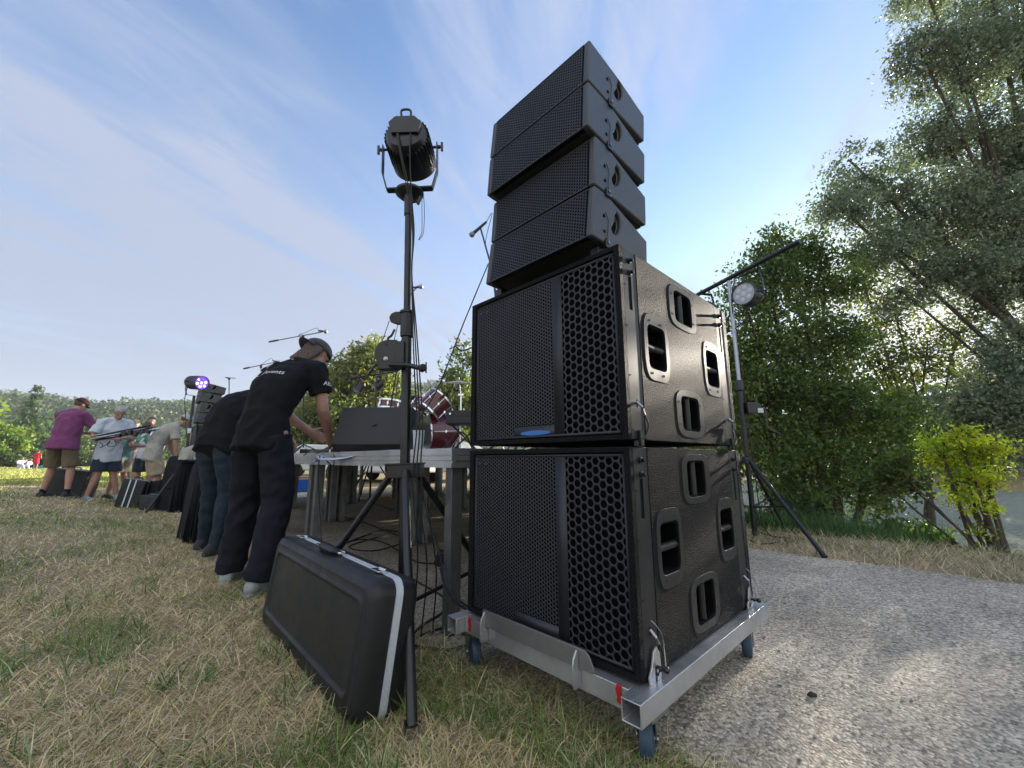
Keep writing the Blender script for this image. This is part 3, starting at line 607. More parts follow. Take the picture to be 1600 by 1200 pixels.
# ------------------------------------------------------------------ dolly
def make_dolly():
    t = thing('speaker_dolly', 'bare aluminium wheeled dolly carrying the subwoofer stack', 'dolly', (P0.x, P0.y, 0), -TH)
    z0, z1 = .140, .196
    def tubebox(a, b, axis):
        m = MB(); (x0, y0), (x1, y1) = a, b; th = .004
        if axis == 'y':
            sq = lambda i: [(x0 + i, z0 + i), (x1 - i, z0 + i), (x1 - i, z1 - i), (x0 + i, z1 - i)]
            m.ringprism(sq(0), sq(th), (0, y0, 0), (1, 0, 0), (0, 0, 1), (0, y1 - y0, 0))
        else:
            sq = lambda i: [(y0 + i, z0 + i), (y1 - i, z0 + i), (y1 - i, z1 - i), (y0 + i, z1 - i)]
            m.ringprism(sq(0), sq(th), (x0, 0, 0), (0, 1, 0), (0, 0, 1), (x1 - x0, 0, 0))
        return m
    for x0, x1 in ((-.022, .035), (-SW - .035, -SW + .022)): put('side_rail', tubebox((x0, -.07), (x1, .975), 'y'), M['alu'], t, bevel=.0015)
    for y0, y1 in ((-.028, .028), (.90, .955)): put('cross_rail', tubebox((-SW + .024, y0), (-.024, y1), 'x'), M['alu'], t, bevel=.0015)
    put('pad', MB().bb((-.70, .03, z1 - .02), (-.06, .06, .204)).bb((-.70, .85, z1 - .02), (-.06, .88, .204)), M['rubber'], t)
    # stop plate with two gussets
    sp = put('stop_plate', MB().prism([(-.62, .2), (-.130, .2), (-.122, .208), (-.140, .243), (-.155, .2535), (-.612, .2535), (-.62, .246)], (0, -.040, 0), (1, 0, 0), (0, 0, 1), (0, .005, 0)), M['alu_dull'], t, bevel=.001)
    for x in (-.602, -.184):
        put('gusset', MB().prism([(-.029, .150), (-.029, .192), (-.041, .196), (-.041, .250), (-.047, .250), (-.062, .228), (-.067, .205), (-.067, .165), (-.060, .150)], (x, 0, 0), (0, 1, 0), (0, 0, 1), (.006, 0, 0)), M['alu'], sp, bevel=.001)
    wd = MB()
    for x in (-.36, -.12, -.604, -.186, -.40):
        for k in range(5): wd.ball((x - .012 + .006 * k, -.030 + .001 * (k % 2), .1965), (.005, .004, .0025), 8, 5)
    put('weld', wd, M['alu'], sp)
    # pin brackets
    for x, y in ((.004, .060), (.004, .86), (-SW - .010, .060), (-SW - .010, .86)):
        b = MB().prism([(-.030, .196), (.030, .196), (.034, .215), (.030, .262), (.012, .282), (-.004, .272), (-.016, .238), (-.034, .215)], (x, y, 0), (0, 1, 0), (0, 0, 1), (.006, 0, 0))
        br = put('bracket', b, M['alu'], t, bevel=.0012)
        put('pin', MB().cyl((x - .004, y + .008, .232), (x + .034, y + .008, .232), .0045, n=10).cyl((x + .022, y - .006, .232), (x + .022, y + .022, .232), .004, n=8).ball((x + .034, y + .008, .232), .009, 10, 7), M['blackmetal'], br)
        put('wire', MB().tube(smooth_pts([(x + .034, y + .008, .236), (x + .024, y + .022, .27), (x + .018, y + .026, .31), (x + .010, y + .012, .335), (.004, y + .001, .35)] if x > -.1 else [(x + .034, y, .236), (x + .02, y + .02, .27)]), .0013, 5), M['steel'], br)
    for x, y in ((-.052, -.034), (-SW + .055, -.034)):
        put('latch', MB().prism([(-.007, .155), (.007, .153), (.008, .172), (.005, .185), (.010, .200), (-.003, .204), (-.010, .186), (-.005, .172)], (x, y, 0), (1, 0, 0), (0, 0, 1), (0, .006, 0)), M['red'], t, bevel=.002)
    for x, y, a in ((-.012, .03, 22), (-SW + .03, .02, 70), (-.02, .86, 20), (-SW + .03, .86, -30)):
        cst = put('caster', MB().bb((x - .045, y - .045, .130), (x + .045, y + .045, .1395)).lathe([(.03, 0), (.03, .012)], (x, y, .118), (0, 0, 1), 16), M['steel'], t)
        R = Matrix.Rotation(rad(a), 3, 'Z'); ax = R @ V((1, 0, 0)); fw = R @ V((0, 1, 0)); c = V((x, y, .055)) + fw * .028
        fk = MB()
        for s in (-1, 1): fk.prism([(-.034, .066), (.034, .066), (.018, .0), (.008, -.012), (-.008, -.012), (-.016, .0)], c + ax * (s * .024 - .0015) + V((0, 0, 0)) - fw * .0, fw, (0, 0, 1), ax * .003)
        put('fork', fk, M['steel'], cst)
        w = MB().lathe([(.012, -.019), (.036, -.019), (.042, -.017), (.051, -.0165), (.055, -.011), (.055, .011), (.051, .0165), (.042, .017), (.036, .019), (.012, .019)], c, ax, 32)
        put('wheel', w, M['rubber'], cst)
        put('axle', MB().lathe([(.0075, -.029), (.0075, .029)], c, ax, 8).lathe([(.020, -.0205), (.020, .0205)], c, ax, 20), M['steel'], cst)
    return t
dolly = make_dolly()

# ------------------------------------------------------------------ stage of modular decks
SA = V((-.29, 1.98, 0)); SZ = .85
def stage_xy(s, d): p = SA + WL * s + DD * d; return V((p.x, p.y, 0))
def make_deck():
    # frame: x from -2 (far end along the stage front) to 0, y 0..1 into the stage, top at SZ
    t = thing('stage_deck', '', 'stage deck', (0, 0, 0), -TH)
    put('top_board', MB().bb((-1.992, .008, SZ - .014), (-.008, .992, SZ)), M['plywood'], t)
    pr = [(0, -.094), (0, -.072), (.006, -.070), (.006, -.060), (0, -.058), (0, -.040), (.005, -.038), (.005, -.034), (0, -.032), (0, 0), (.028, 0), (.028, -.094)]
    fr = MB()
    for (o, u, w) in (((-2, .001, SZ), (0, 1, 0), (2, 0, 0)), ((-2, .999, SZ), (0, -1, 0), (2, 0, 0)), ((-1.999, .03, SZ), (1, 0, 0), (0, .94, 0)), ((-.001, .03, SZ), (-1, 0, 0), (0, .94, 0))):
        fr.prism([(a, b + .0015) for a, b in pr], o, u, (0, 0, 1), w)
    put('frame', fr, M['alu'], t)
    rib = [(0, 0)]
    for x in (-.066, -1.934):
        for y in (.066, .934):
            n = 6; s = .030; out = []
            for (ax, ay), (dx_, dy_) in (((-s, -s), (1, 0)), ((s, -s), (0, 1)), ((s, s), (-1, 0)), ((-s, s), (0, -1))):
                nx_, ny_ = dy_, -dx_
                for k in range(n):
                    for e, dp in ((0.06, 0), (.5, 0), (.56, .0035), (.94, .0035)):
                        q = (k + e) / n * 2 * s; out.append((ax + dx_ * q - nx_ * dp, ay + dy_ * q - ny_ * dp))
            l = put('leg', MB().prism(out, (x, y, .012), (1, 0, 0), (0, 1, 0), (0, 0, SZ - .10)), M['alu_dull'], t, ang=25)
            put('foot_pad', MB().bb((x - .034, y - .034, 0), (x + .034, y + .034, .012)), M['rubber'], l)
    return t
dk0 = make_deck(); first = True
DL = {(0, 0): 'stage deck at the near corner of the stage, beside the subwoofers', (1, 0): 'second stage deck along the front edge, under the floor monitor and the technician\'s hand',
      (2, 0): 'third stage deck along the front edge, hidden behind the two technicians', (3, 0): 'last stage deck of the front edge, nearest the far loudspeaker stack'}
for j in range(4):
    for i in range(4):
        p = stage_xy(2.0 * i, 1.0 * j); wh = ['at its near end by the subwoofers', 'second from the subwoofer end', 'third from the subwoofer end', 'at its far end'][i]; lab = DL.get((i, j)) or ['', 'deck in the second row from the front edge, ', 'deck in the third row from the front edge, ',
                                              'stage deck in the rearmost row, '][j] + wh
        if first: dk0.location = p; dk0['label'] = lab; dk0['group'] = 'modular stage decks'; first = False
        else: dup(dk0, p, -TH, lab, 'modular stage decks')

# ------------------------------------------------------------------ stands and lamps
def wire(name, label, pts, r=.004, k=6, m='cable', group=None, cat='cable'):
    if name == 'light_cable' and group or name == 'safety_wire': pts = [LEAN(p) for p in pts]
    o = put(name, MB().tube(smooth_pts(pts, k), r, 6), M[m]); return tag(o, label, cat, group)
def near_stand():
    Cx = V((-.5, 1.95, 0)); t = thing('lighting_stand', 'tall black wind-up tripod stand in front of the stage edge, case leaning on it', 'lighting stand', Cx)
    W = dict(world=True)
    put('lower_pole', MB().cyl(Cx + V((0, 0, .10)), Cx + V((0, 0, 1.50)), .0235, n=24), M['blackmetal'], t, **W)
    put('upper_pole', MB().cyl(Cx + V((0, 0, 1.45)), Cx + V((0, 0, 2.18)), .0175, n=24), M['blackmetal'], t, **W)
    sl = MB(); sl.tube([Cx + V((0, 0, 1.395)), Cx + V((0, 0, 1.52))], .034, 6).tube([Cx + V((0, 0, 1.515)), Cx + V((0, 0, 1.53))], .037, 16)
    put('collar', sl, M['blackmetal'], t, bevel=.003, **W)
    put('collar_plate', MB().bb(Cx + V((-.082, -.042, .775)), Cx + V((.088, .042, .782))).bb(Cx + V((-.082, -.042, .782)), Cx + V((-.078, .042, .745))), M['rail'], t, **W)
    put('hub', MB().bb(Cx + V((-.078, -.036, .715)), Cx + V((.084, .036, .775))), M['blackmetal'], t, bevel=.003, **W)
    feet = [V((-.313, 1.343, 0)), V((-1.11, 2.09, 0)), V((-.07, 2.41, 0))]
    for i, f in enumerate(feet):
        d = (f - Cx).normalized(); a = Cx + d * .06 + V((0, 0, .745)); e = f + V((0, 0, .03))
        mid = Cx + d * .06 + V((0, 0, .17))
        lg = put('leg', MB().tube([a, e], .0165 if i else .0165, 14, hint=V((0, 0, 1)).cross(d)), M['blackmetal'], t, **W)
        put('brace', MB().cyl(mid, a.lerp(e, .72), .009, n=10), M['blackmetal'], t, **W)
        u = (e - a).normalized()
        if i == 0: put('foot_clip', MB().bb(e + V((-.024, -.012, -.03)), e + V((.024, .012, -.022))).bb(e + V((-.024, -.012, -.03)), e + V((-.018, .012, .012))).bb(e + V((.018, -.012, -.03)), e + V((.024, .012, .012))), M['steel'], lg, world=True)
        else: put('rubber_foot', MB().cyl(e - u * .02, e + u * .012, .021, n=12), M['cable'], lg, world=True)
    # slot ladder on the inner tube, winch, cable drum, handle
    wb = MB(); o = Cx + V((-.035, -.02, 1.30))
    wb.prism([(0, -.075), (0, .070), (-.05, .072), (-.085, .060), (-.105, .03), (-.108, .0), (-.095, -.045), (-.088, -.075)], o + V((0, -.028, 0)), (1, 0, 0), (0, 0, 1), (0, .055, 0))
    wn = put('winch_housing', wb, M['blackmetal'], t, bevel=.004, **W)
    put('bolt', MB().lathe([(.011, 0), (.011, .003), (.006, .005), (.006, .009)], o + V((-.052, -.028, -.025)), (0, -1, 0), 16), M['steel'], wn, world=True)
    put('bolt', MB().lathe([(.008, 0), (.008, .003)], o + V((-.052, -.028, .050)), (0, -1, 0), 16), M['rail'], wn, world=True)
    put('bracket', MB().bb(o + V((-.01, -.03, -.07)), o + V((.035, .03, .062))), M['blackmetal'], t, bevel=.003, **W)
    cr = MB().tube([o + V((-.03, -.035, -.055)), o + V((.06, -.055, -.065)), o + V((.125, -.060, -.085))], [.012, .012, .011], 10)
    ch = put('crank_arm', cr, M['blackmetal'], t, **W)
    put('knob', MB().lathe([(.014, 0), (.019, .008), (.019, .026), (.012, .034)], o + V((.125, -.055, -.085)), (.5, -.85, 0), 16).cyl(o + V((.150, -.07, -.11)), o + V((.150, -.07, -.058)), .0035, n=8), M['rail'], ch, world=True)
    put('pawl', MB().tube([o + V((-.10, -.02, -.045)), o + V((-.135, -.03, -.10))], .006, 8).tube(smooth_pts([o + V((-.02, 0, .13)), o + V((-.035, 0, .10)), o + V((-.05, 0, .088)), o + V((-.052, 0, .07))]), .006, 8), M['blackmetal'], wn, world=True)
    pu = MB().prism([(.04, -.042), (.04, .018), (-.02, .022), (-.042, .012), (-.052, -.008), (-.045, -.03), (-.012, -.044)], Cx + V((-.035, -.012, 1.505)), (1, 0, 0), (0, 0, 1), (0, .022, 0))
    put('pulley', pu, M['rail'], t, bevel=.003, **W)
    put('steel_cable', MB().cyl(Cx + V((-.085, -.01, 1.48)), Cx + V((-.115, -.02, 1.37)), .0018, n=6).cyl(Cx + V((-.04, -.01, 1.47)), Cx + V((-.06, -.02, 1.36)), .0018, n=6), M['cable'], t, **W)
    kn = MB().cyl(Cx + V((.0, 0, 2.13)), Cx + V((.055, -.01, 2.135)), .007, n=8).box(Cx + V((.058, -.01, 2.137)), (.014, .018, .045), Matrix.Rotation(rad(20), 3, 'Y'))
    put('clamp_knob', kn, M['blackmetal'], t, bevel=.003, **W)
    put('top_socket', MB().cyl(Cx + V((0, 0, 2.06)), Cx + V((0, 0, 2.19)), .0225, n=20), M['blackmetal'], t, **W)
    return t, Cx
nst, NC = near_stand()
nst.rotation_euler = (0, -.031, 0); nst.location.x += .022
LEAN = lambda p: V((p.x - .031 * p.z + .022, p.y, p.z))
def par_light(name, label, c, aim, yoke_down, size=.115, length=.26, lit=False, group=None, roll=None, cat='stage light', fins=22):
    """can light: c = centre of the barrel, aim = where the lens looks; yoke_down: vector from the centre to the yoke's crossbar"""
    aim = V(aim).normalized(); t = thing(name, label, cat, c, 0, group); W = dict(world=True)
    yd = V(yoke_down); yn = yd.normalized(); side = aim.cross(yn).normalized(); up = -yn if abs(aim.dot(yn)) < .95 else side.cross(aim)
    b = c - aim * length * .5; S = size; L_ = length
    body = MB().lathe([(S * .42, 0), (S * .80, .012), (S * .90, .03), (S * .92, .07), (S * .97, L_ * .6), (S, L_ * .78), (S, L_), (S * .93, L_), (S * .93, L_ * .93)], b, aim, 40)
    bo = put('housing', body, M['blackmetal'], t, **W)
    fn = MB()
    for k in range(fins):
        a = 2 * PI * k / fins; r = (side * math.cos(a) + up * math.sin(a))
        q = [b + aim * .03 + r * S * .86, b + aim * (L_ * .76) + r * S * .95, b + aim * (L_ * .76) + r * (S * 1.02), b + aim * .035 + r * (S * .99)]
        w = aim.cross(r) * .0018
        fn.add([p - w for p in q] + [p + w for p in q], [(0, 1, 2, 3), (7, 6, 5, 4), (0, 4, 5, 1), (1, 5, 6, 2), (2, 6, 7, 3), (3, 7, 4, 0)])
    put('cooling_fins', fn, M['blackmetal'], bo, world=True)
    lens = put('lens', MB().lathe([(S * .93, 0), (S * .93, .006), (.002, .010)], b + aim * (L_ * .92), aim, 32), M['lens_lit' if lit else 'lens'], t, **W)
    dd_ = MB()
    for k in range(7):
        r = 0 if k == 6 else S * .56; a = 2 * PI * k / 6 + .3
        dd_.lathe([(S * .20, 0), (S * .20, .002), (.002, .005)], b + aim * (L_ * .92 + .009) + side * r * math.cos(a) + up * r * math.sin(a), aim, 12)
    put('led_cluster', dd_, M['led_on' if lit else 'lens_bead'], lens, world=True)
    yl = yd.length; w = S * 1.22; yk = MB()
    pp = [side * w, side * w + yn * yl * .62, side * w * .86 + yn * yl * .97]
    for sg in (-1, 1):
        pts = [c + side * (sg * w) - yn * .02, c + side * (sg * w) + yn * yl * .6, c + side * (sg * w * .82) + yn * yl]
        for a, q in zip(pts[:-1], pts[1:]):
            d = (q - a).normalized(); wv = aim * .014; hv = d.cross(aim).normalized() * .003
            yk.add([a - wv - hv, a + wv - hv, a + wv + hv, a - wv + hv, q - wv - hv, q + wv - hv, q + wv + hv, q - wv + hv], [(0, 1, 2, 3), (7, 6, 5, 4), (0, 4, 5, 1), (1, 5, 6, 2), (2, 6, 7, 3), (3, 7, 4, 0)])
    a, q = c + side * (-w * .82) + yn * yl, c + side * (w * .82) + yn * yl
    wv = aim * .016; hv = yn * .004
    yk.add([a - wv - hv, a + wv - hv, a + wv + hv, a - wv + hv, q - wv - hv, q + wv - hv, q + wv + hv, q - wv + hv], [(0, 1, 2, 3), (7, 6, 5, 4), (0, 4, 5, 1), (1, 5, 6, 2), (2, 6, 7, 3), (3, 7, 4, 0)])
    put('yoke', yk, M['blackmetal'], t, **W)
    for sg in (-1, 1):
        k_ = MB().cyl(c + side * sg * S * .85, c + side * sg * (w + .022), .007, n=8).lathe([(.010, 0), (.010, .012)], c + side * sg * (w + .004), side * sg, 12)
        k_.box(c + side * sg * (w + .026), (.012, .012, .05) if abs(side.z) < .5 else (.05, .012, .012), Matrix((side, aim, side.cross(aim))).transposed() if False else None)
        put('tilt_knob', k_, M['blackmetal'], t, **W)
    return t
M['lens'] = mat('clear_lens', (.35, .38, .42), .18, bump=(90, .4, .003), spec=.7, coat=.5)
M['lens_bead'] = mat('lens_bead', (.5, .52, .55), .12, spec=.8, coat=.6)
M['lens_lit'] = mat('lit_lens', (.10, .05, .35), .25, emit=((.22, .10, .85), .25))
M['led_on'] = mat('violet_led', (.9, .8, 1), .3, emit=((.70, .50, 1.0), .7))
ym = at(637, 232, 1.95)
lamp = par_light('stage_light', 'big black round stage light on top of the near wind-up stand, seen from behind', NC + V((.0, .02, 2.475)), V((.03, .98, -.16)), V((0, 0, -.25)), size=.122, length=.22, fins=34)
hb = MB().tube(smooth_pts([lamp.location + V((-.025, -.09, .11)), lamp.location + V((-.022, -.10, .145)), lamp.location + V((.022, -.10, .145)), lamp.location + V((.025, -.09, .11))]), .006, 8)
put('handle', hb, M['blackmetal'], lamp, world=True)
put('rear_panel', MB().prism([(-.07, -.045), (.07, -.045), (.085, .02), (.05, .055), (-.05, .055), (-.085, .02)], lamp.location + V((0, -.125, .035)), (1, 0, 0), (0, 0, 1), (0, .02, 0)), M['blackmetal'], lamp, world=True, bevel=.003)
LAMP = lamp
put('yoke_base', MB().lathe([(.02, -.045), (.05, -.035), (.075, -.012), (.075, 0)], lamp.location + V((0, 0, -.265)), (0, 0, 1), 20), M['blackmetal'], lamp, world=True)
LEANED = []
for k, (dx_, sag) in enumerate(((-.045, .03), (-.038, .022), (.03, .012))):
    wire('light_cable', ['leftmost of three black cables hanging from the near stage light down its stand', 'middle of three black cables hanging from the near stage light down its stand', 'rightmost of three black cables hanging from the near stage light down its stand'][k], [lamp.location + V((dx_, -.115, .02)), lamp.location + V((dx_ * .7 + .01, -.13, -.12)), NC + V((.005 + .01 * k, -.05, 2.17)), NC + V((.03 + .004 * k, -.03, 1.95)),
         NC + V((.030, -.035, 1.72)), NC + V((.036 + .008 * k, -.03, 1.45)), NC + V((.05 + .012 * k, -.04, 1.2)), NC + V((.06 + .014 * k, -.03, .95)), NC + V((.05 + .02 * k, -.06, .7)), NC + V((.07 + .04 * k, -.03, .35)), NC + V((.02 + .05 * k, .05, .03))], .0035, group='cables hanging down the near stand')
wire('safety_wire', 'thin loop of safety wire with a carabiner hanging under the near stage light', [lamp.location + V((.07, -.02, -.27)), lamp.location + V((.071, -.02, -.38)), lamp.location + V((.072, -.02, -.50)), lamp.location + V((.066, -.02, -.53)), lamp.location + V((.055, -.02, -.555)),
      lamp.location + V((.066, -.02, -.545)), lamp.location + V((.080, -.02, -.51)), lamp.location + V((.084, -.02, -.40)), lamp.location + V((.080, -.02, -.32)), lamp.location + V((.070, -.02, -.28))], .0016, cat='wire')

lamp.location = LEAN(lamp.location); lamp.rotation_euler = (0, -.031, 0)
# far right stand with crossbar
def right_stand():
    B = V((2.49, 4.40, 0)); t = thing('lighting_stand', 'black tripod stand with steel upper tube and crossbar, right of the subwoofers', 'lighting stand', B); W = dict(world=True)
    zb = 2.80
    put('lower_pole', MB().cyl(B + V((0, 0, .02)), B + V((0, 0, 1.60)), .026, n=16), M['blackmetal'], t, **W)
    put('upper_pole', MB().cyl(B + V((0, 0, 1.55)), B + V((0, 0, zb)), .020, n=16), M['steel'], t, **W)
    put('collar', MB().lathe([(.028, 0), (.042, .01), (.042, .10), (.03, .12)], B + V((0, 0, 1.52)), n=14), M['blackmetal'], t, **W)
    a, b = atz(1243, 370, zb + .03), atz(1078, 459, zb + .03); d = (b - a).normalized()
    ctr = B + V((0, 0, zb + .03))
    put('crossbar', MB().cyl(ctr - d * .86, ctr + d * .85, .025, n=16), M['blackmetal'], t, **W)
    for f in ((2.52, 3.50), (3.15, 4.95), (1.80, 4.85)):
        e = V((*f, .02)); dr = (V((*f, 0)) - B).normalized(); h = B + dr * .04 + V((0, 0, .78))
        l = put('leg', MB().tube([h, e], .018, 10), M['blackmetal'], t, **W); put('rubber_foot', MB().cyl(e + (h - e).normalized() * .03, e - (h - e).normalized() * .012, .022, n=10), M['cable'], l, world=True)
        put('brace', MB().cyl(B + V((0, 0, .30)), h.lerp(e, .55), .009, n=8), M['blackmetal'], t, **W)
    put('hub', MB().lathe([(.03, 0), (.055, .01), (.055, .07), (.03, .085)], B + V((0, 0, .74)), n=8), M['blackmetal'], t, **W)
    w = B + V((.075, -.03, 1.33)); wn = put('winch_housing', MB().bb(w + V((-.05, -.04, -.06)), w + V((.05, .04, .06))).lathe([(.05, 0), (.05, .05)], w + V((.06, -.02, .01)), (0, 1, 0), 16), M['blackmetal'], t, bevel=.004, **W)
    put('plate', MB().bb(w + V((.05, -.045, -.055)), w + V((.11, -.041, -.005))), M['steel'], wn, world=True)
    put('crank', MB().tube(smooth_pts([w + V((.11, -.03, 0)), w + V((.135, -.04, -.05)), w + V((.13, -.05, -.20)), w + V((.15, -.06, -.24)), w + V((.24, -.10, -.29))], 4), .009, 8), M['blackmetal'], wn, world=True)
    return ctr, d
RC, RD = right_stand()
c1 = RC - RD * .17; par_light('stage_light', 'round stage light with clear glass lens hung right of the pole on the right-hand crossbar', c1 + V((.05, -.02, -.28)), V((-.80, -.55, -.05)), V((0, 0, .245)), size=.125, length=.25, group='lights hung on the right-hand crossbar')
c2 = RC + RD * .38; par_light('stage_light', 'round stage light half hidden behind the top edge of the subwoofer, on the right-hand crossbar', c2 + V((0, 0, -.28)), V((-.2, .9, -.35)), V((0, 0, .245)), size=.10, length=.25, group='lights hung on the right-hand crossbar')
wire('light_cable', 'black cable looping from the right-hand light to its steel pole', [c1 + V((.12, .10, -.36)), c1 + V((.08, .10, -.50)), c1 + V((-.08, .06, -.62)), V((2.51, 4.37, 2.18)), V((2.515, 4.37, 1.9)), V((2.52, 4.37, 1.4)), V((2.53, 4.36, .8)), V((2.56, 4.34, .1)), V((2.75, 4.25, .02))], .006)

# near instrument case
def near_case():
    B1 = V((-.478, 1.360, 0)); B0 = V((-1.262, 2.207, 0)); e = (B0 - B1); Lc = e.length; e.normalize(); nb = V((e.y, -e.x, 0)); nb = nb if nb.y > 0 else -nb
    H, Tt = .415, .175; lean = math.atan2(.05, .40)
    t = thing('instrument_case', 'large black moulded instrument case with silver trim, leaning on the tripod in the grass', 'case', B1, math.atan2(e.y, e.x))
    # local: x along the case, y: -nb side... choose up-tilt about the bottom front edge
    R = Matrix.Rotation(math.atan2(e.y, e.x), 4, 'Z').inverted().to_3x3(); by = R @ nb; sy = 1 if by.y > 0 else -1
    Rt = Matrix.Rotation(-lean * sy, 4, 'X') if sy > 0 else Matrix.Rotation(lean, 4, 'X')
    def rr(w, h, r, n=6, ix=0.0):
        pts = []
        for cx_, cy_, a0 in ((w - r, r, -90), (w - r, h - r, 0), (r, h - r, 90), (r, r, 180)):
            for k in range(n + 1): a = rad(a0 + 90 * k / n); pts.append((cx_ + r * math.cos(a), cy_ + r * math.sin(a)))
        return pts
    def ring(inset, y, r): return [(a + inset, y * sy, b + inset) for a, b in rr(Lc - 2 * inset, H - 2 * inset, r)]
    X = lambda ring_: [Rt @ V(p) for p in ring_]
    yb = Tt * .55
    fr = [ring(.034, -.000, .03), ring(.030, .0, .03), ring(.026, .0035, .035), ring(.010, .010, .05), ring(.003, .022, .05), ring(0, .038, .05), ring(0, yb - .006, .05)]
    # raised panel line on the front face
    face = [ring(.085, .003, .03), ring(.078, .003, .03), ring(.074, -.001, .03), ring(.070, -.005, .03), ring(.064, -.005, .03), ring(.060, -.001, .03), ring(.055, .002, .03), ring(.034, .0, .03)]
    sh = MB().loft([X(r) for r in face[:-1] + fr]); put('front_shell', sh, M['case'], t, ang=60)
    bk = [ring(0, yb + .006, .05), ring(0, Tt - .03, .05), ring(.004, Tt - .012, .05), ring(.014, Tt - .003, .045), ring(.03, Tt, .03)]
    put('back_shell', MB().loft([X(r) for r in bk]), M['case'], t, ang=60)
    bd = MB().loft([X(r) for r in (ring(.004, yb - .013, .05), ring(-.005, yb - .012, .054), ring(-.005, yb - .003, .054), ring(-.002, yb - .002, .051), ring(-.002, yb + .002, .051), ring(-.005, yb + .003, .054), ring(-.005, yb + .012, .054), ring(.004, yb + .013, .05))])
    put('trim', bd, M['trim'], t, ang=30)
    def P(x, y, z): return Rt @ V((x, y * sy, z))
    for x in (.14, .415 + .1, Lc - .415, Lc - .14):
        l = MB()
        l.prism([(-.028, -.012), (.028, -.012), (.034, .0), (.028, .030), (-.028, .030), (-.034, 0)], P(x, yb - .022, H + .0045), P(1, 0, 0) - P(0, 0, 0), P(0, 1, 0) - P(0, 0, 0), P(0, 0, .006) - P(0, 0, 0))
        l.cyl(P(x - .025, yb - .003, H + .012), P(x + .025, yb - .003, H + .012), .005, n=8)
        put('latch', l, M['chrome'], t, bevel=.001)
    hx = Lc / 2
    hd = put('handle', MB().tube(smooth_pts([P(hx - .095, yb - .03, H + .010), P(hx - .082, yb - .042, H + .018), P(hx, yb - .050, H + .020), P(hx + .082, yb - .042, H + .018), P(hx + .095, yb - .03, H + .010)]), [.009] * 25, 10, flat=1.0), M['case'], t)
    gp = MB().tube(smooth_pts([P(hx - .07, yb - .046, H + .018), P(hx, yb - .054, H + .020), P(hx + .07, yb - .046, H + .018)]), .0145, 12, round_=True); put('grip', gp, M['blackmetal'], hd)
    for s in (-1, 1): put('loop', MB().tube(smooth_pts([P(hx + s * .100, yb - .02, H), P(hx + s * .104, yb - .028, H + .014), P(hx + s * .096, yb - .04, H + .012), P(hx + s * .090, yb - .03, H + .002)]), .003, 6), M['chrome'], hd)
    for x in (.10, Lc / 2, Lc - .10): put('foot', MB().bb((x - .03, .02 * sy, -.001), (x + .03, .05 * sy, .006)), M['rubber'], t)
near_case()

# ------------------------------------------------------------------ people
def lerp(a, b, t): return a + (b - a) * t
def ell(c, lat, fwd, a, b, n=20, e=.85):
    return [c + lat * (a * math.copysign(abs(math.cos(2 * PI * k / n)) ** e, math.cos(2 * PI * k / n))) + fwd * (b * math.copysign(abs(math.sin(2 * PI * k / n)) ** e, math.sin(2 * PI * k / n))) for k in range(n)]
def wrinkle(me, amp, sc, seed=0, stretch=(1, 1, 1)):
    n = len(me.vertices); co = np.empty(n * 3, np.float32); me.vertices.foreach_get('co', co); co = co.reshape(-1, 3)
    no = np.empty(n * 3, np.float32); me.vertices.foreach_get('normal', no); no = no.reshape(-1, 3)
    for i in range(n):
        p = V((co[i, 0] * stretch[0], co[i, 1] * stretch[1], co[i, 2] * stretch[2])) * sc
        w = noise.noise(p + V((seed, 0, 0)), noise_basis='PERLIN_ORIGINAL'); w2 = noise.noise(p * 2.3 + V((0, seed, 3)))
        co[i] += no[i] * amp * ((1 - abs(w) * 3.2) * .8 + w2 * .7)
    me.vertices.foreach_set('co', co.ravel()); me.update()
def body_hand(b, wr, d, palmn, side, k=1.0, curl=.6):
    """hand: wrist, pointing direction d, palm normal, side +1/-1 = where the thumb leaves"""
    d = d.normalized(); pn = (palmn - d * palmn.dot(d)).normalized(); s = d.cross(pn).normalized() * side
    rings = []
    for q, w, h in ((-.02, .026, .020), (.015, .033, .018), (.05, .040, .016), (.085, .041, .013), (.094, .036, .009)):
        rings.append(ell(wr + d * q * k, s, pn, w * k, h * k, 12))
    b.loft(rings)
    for i, (o, L_) in enumerate(((.030, .070), (.010, .078), (-.011, .073), (-.030, .056))):
        a = wr + d * .084 * k + s * o * k; c1 = a + (d * math.cos(curl * .5) + pn * math.sin(curl * .5)) * L_ * .45 * k
        c2 = c1 + (d * math.cos(curl * 1.3) + pn * math.sin(curl * 1.3)) * L_ * .32 * k; c3 = c2 + (d * math.cos(curl * 1.9) + pn * math.sin(curl * 1.9)) * L_ * .25 * k
        b.tube([a - d * .01 * k, c1, c2, c3], [.0098 * k, .0092 * k, .0084 * k, .0072 * k], 8, round_=True)
    t0 = wr + d * .022 * k + s * .026 * k; t1 = t0 + (d * .55 + s * .75 + pn * .25).normalized() * .040 * k; t2 = t1 + (d * .9 + s * .25 + pn * .45).normalized() * .034 * k
    b.tube([t0, t1, t2], [.014 * k, .0115 * k, .009 * k], 8, round_=True)
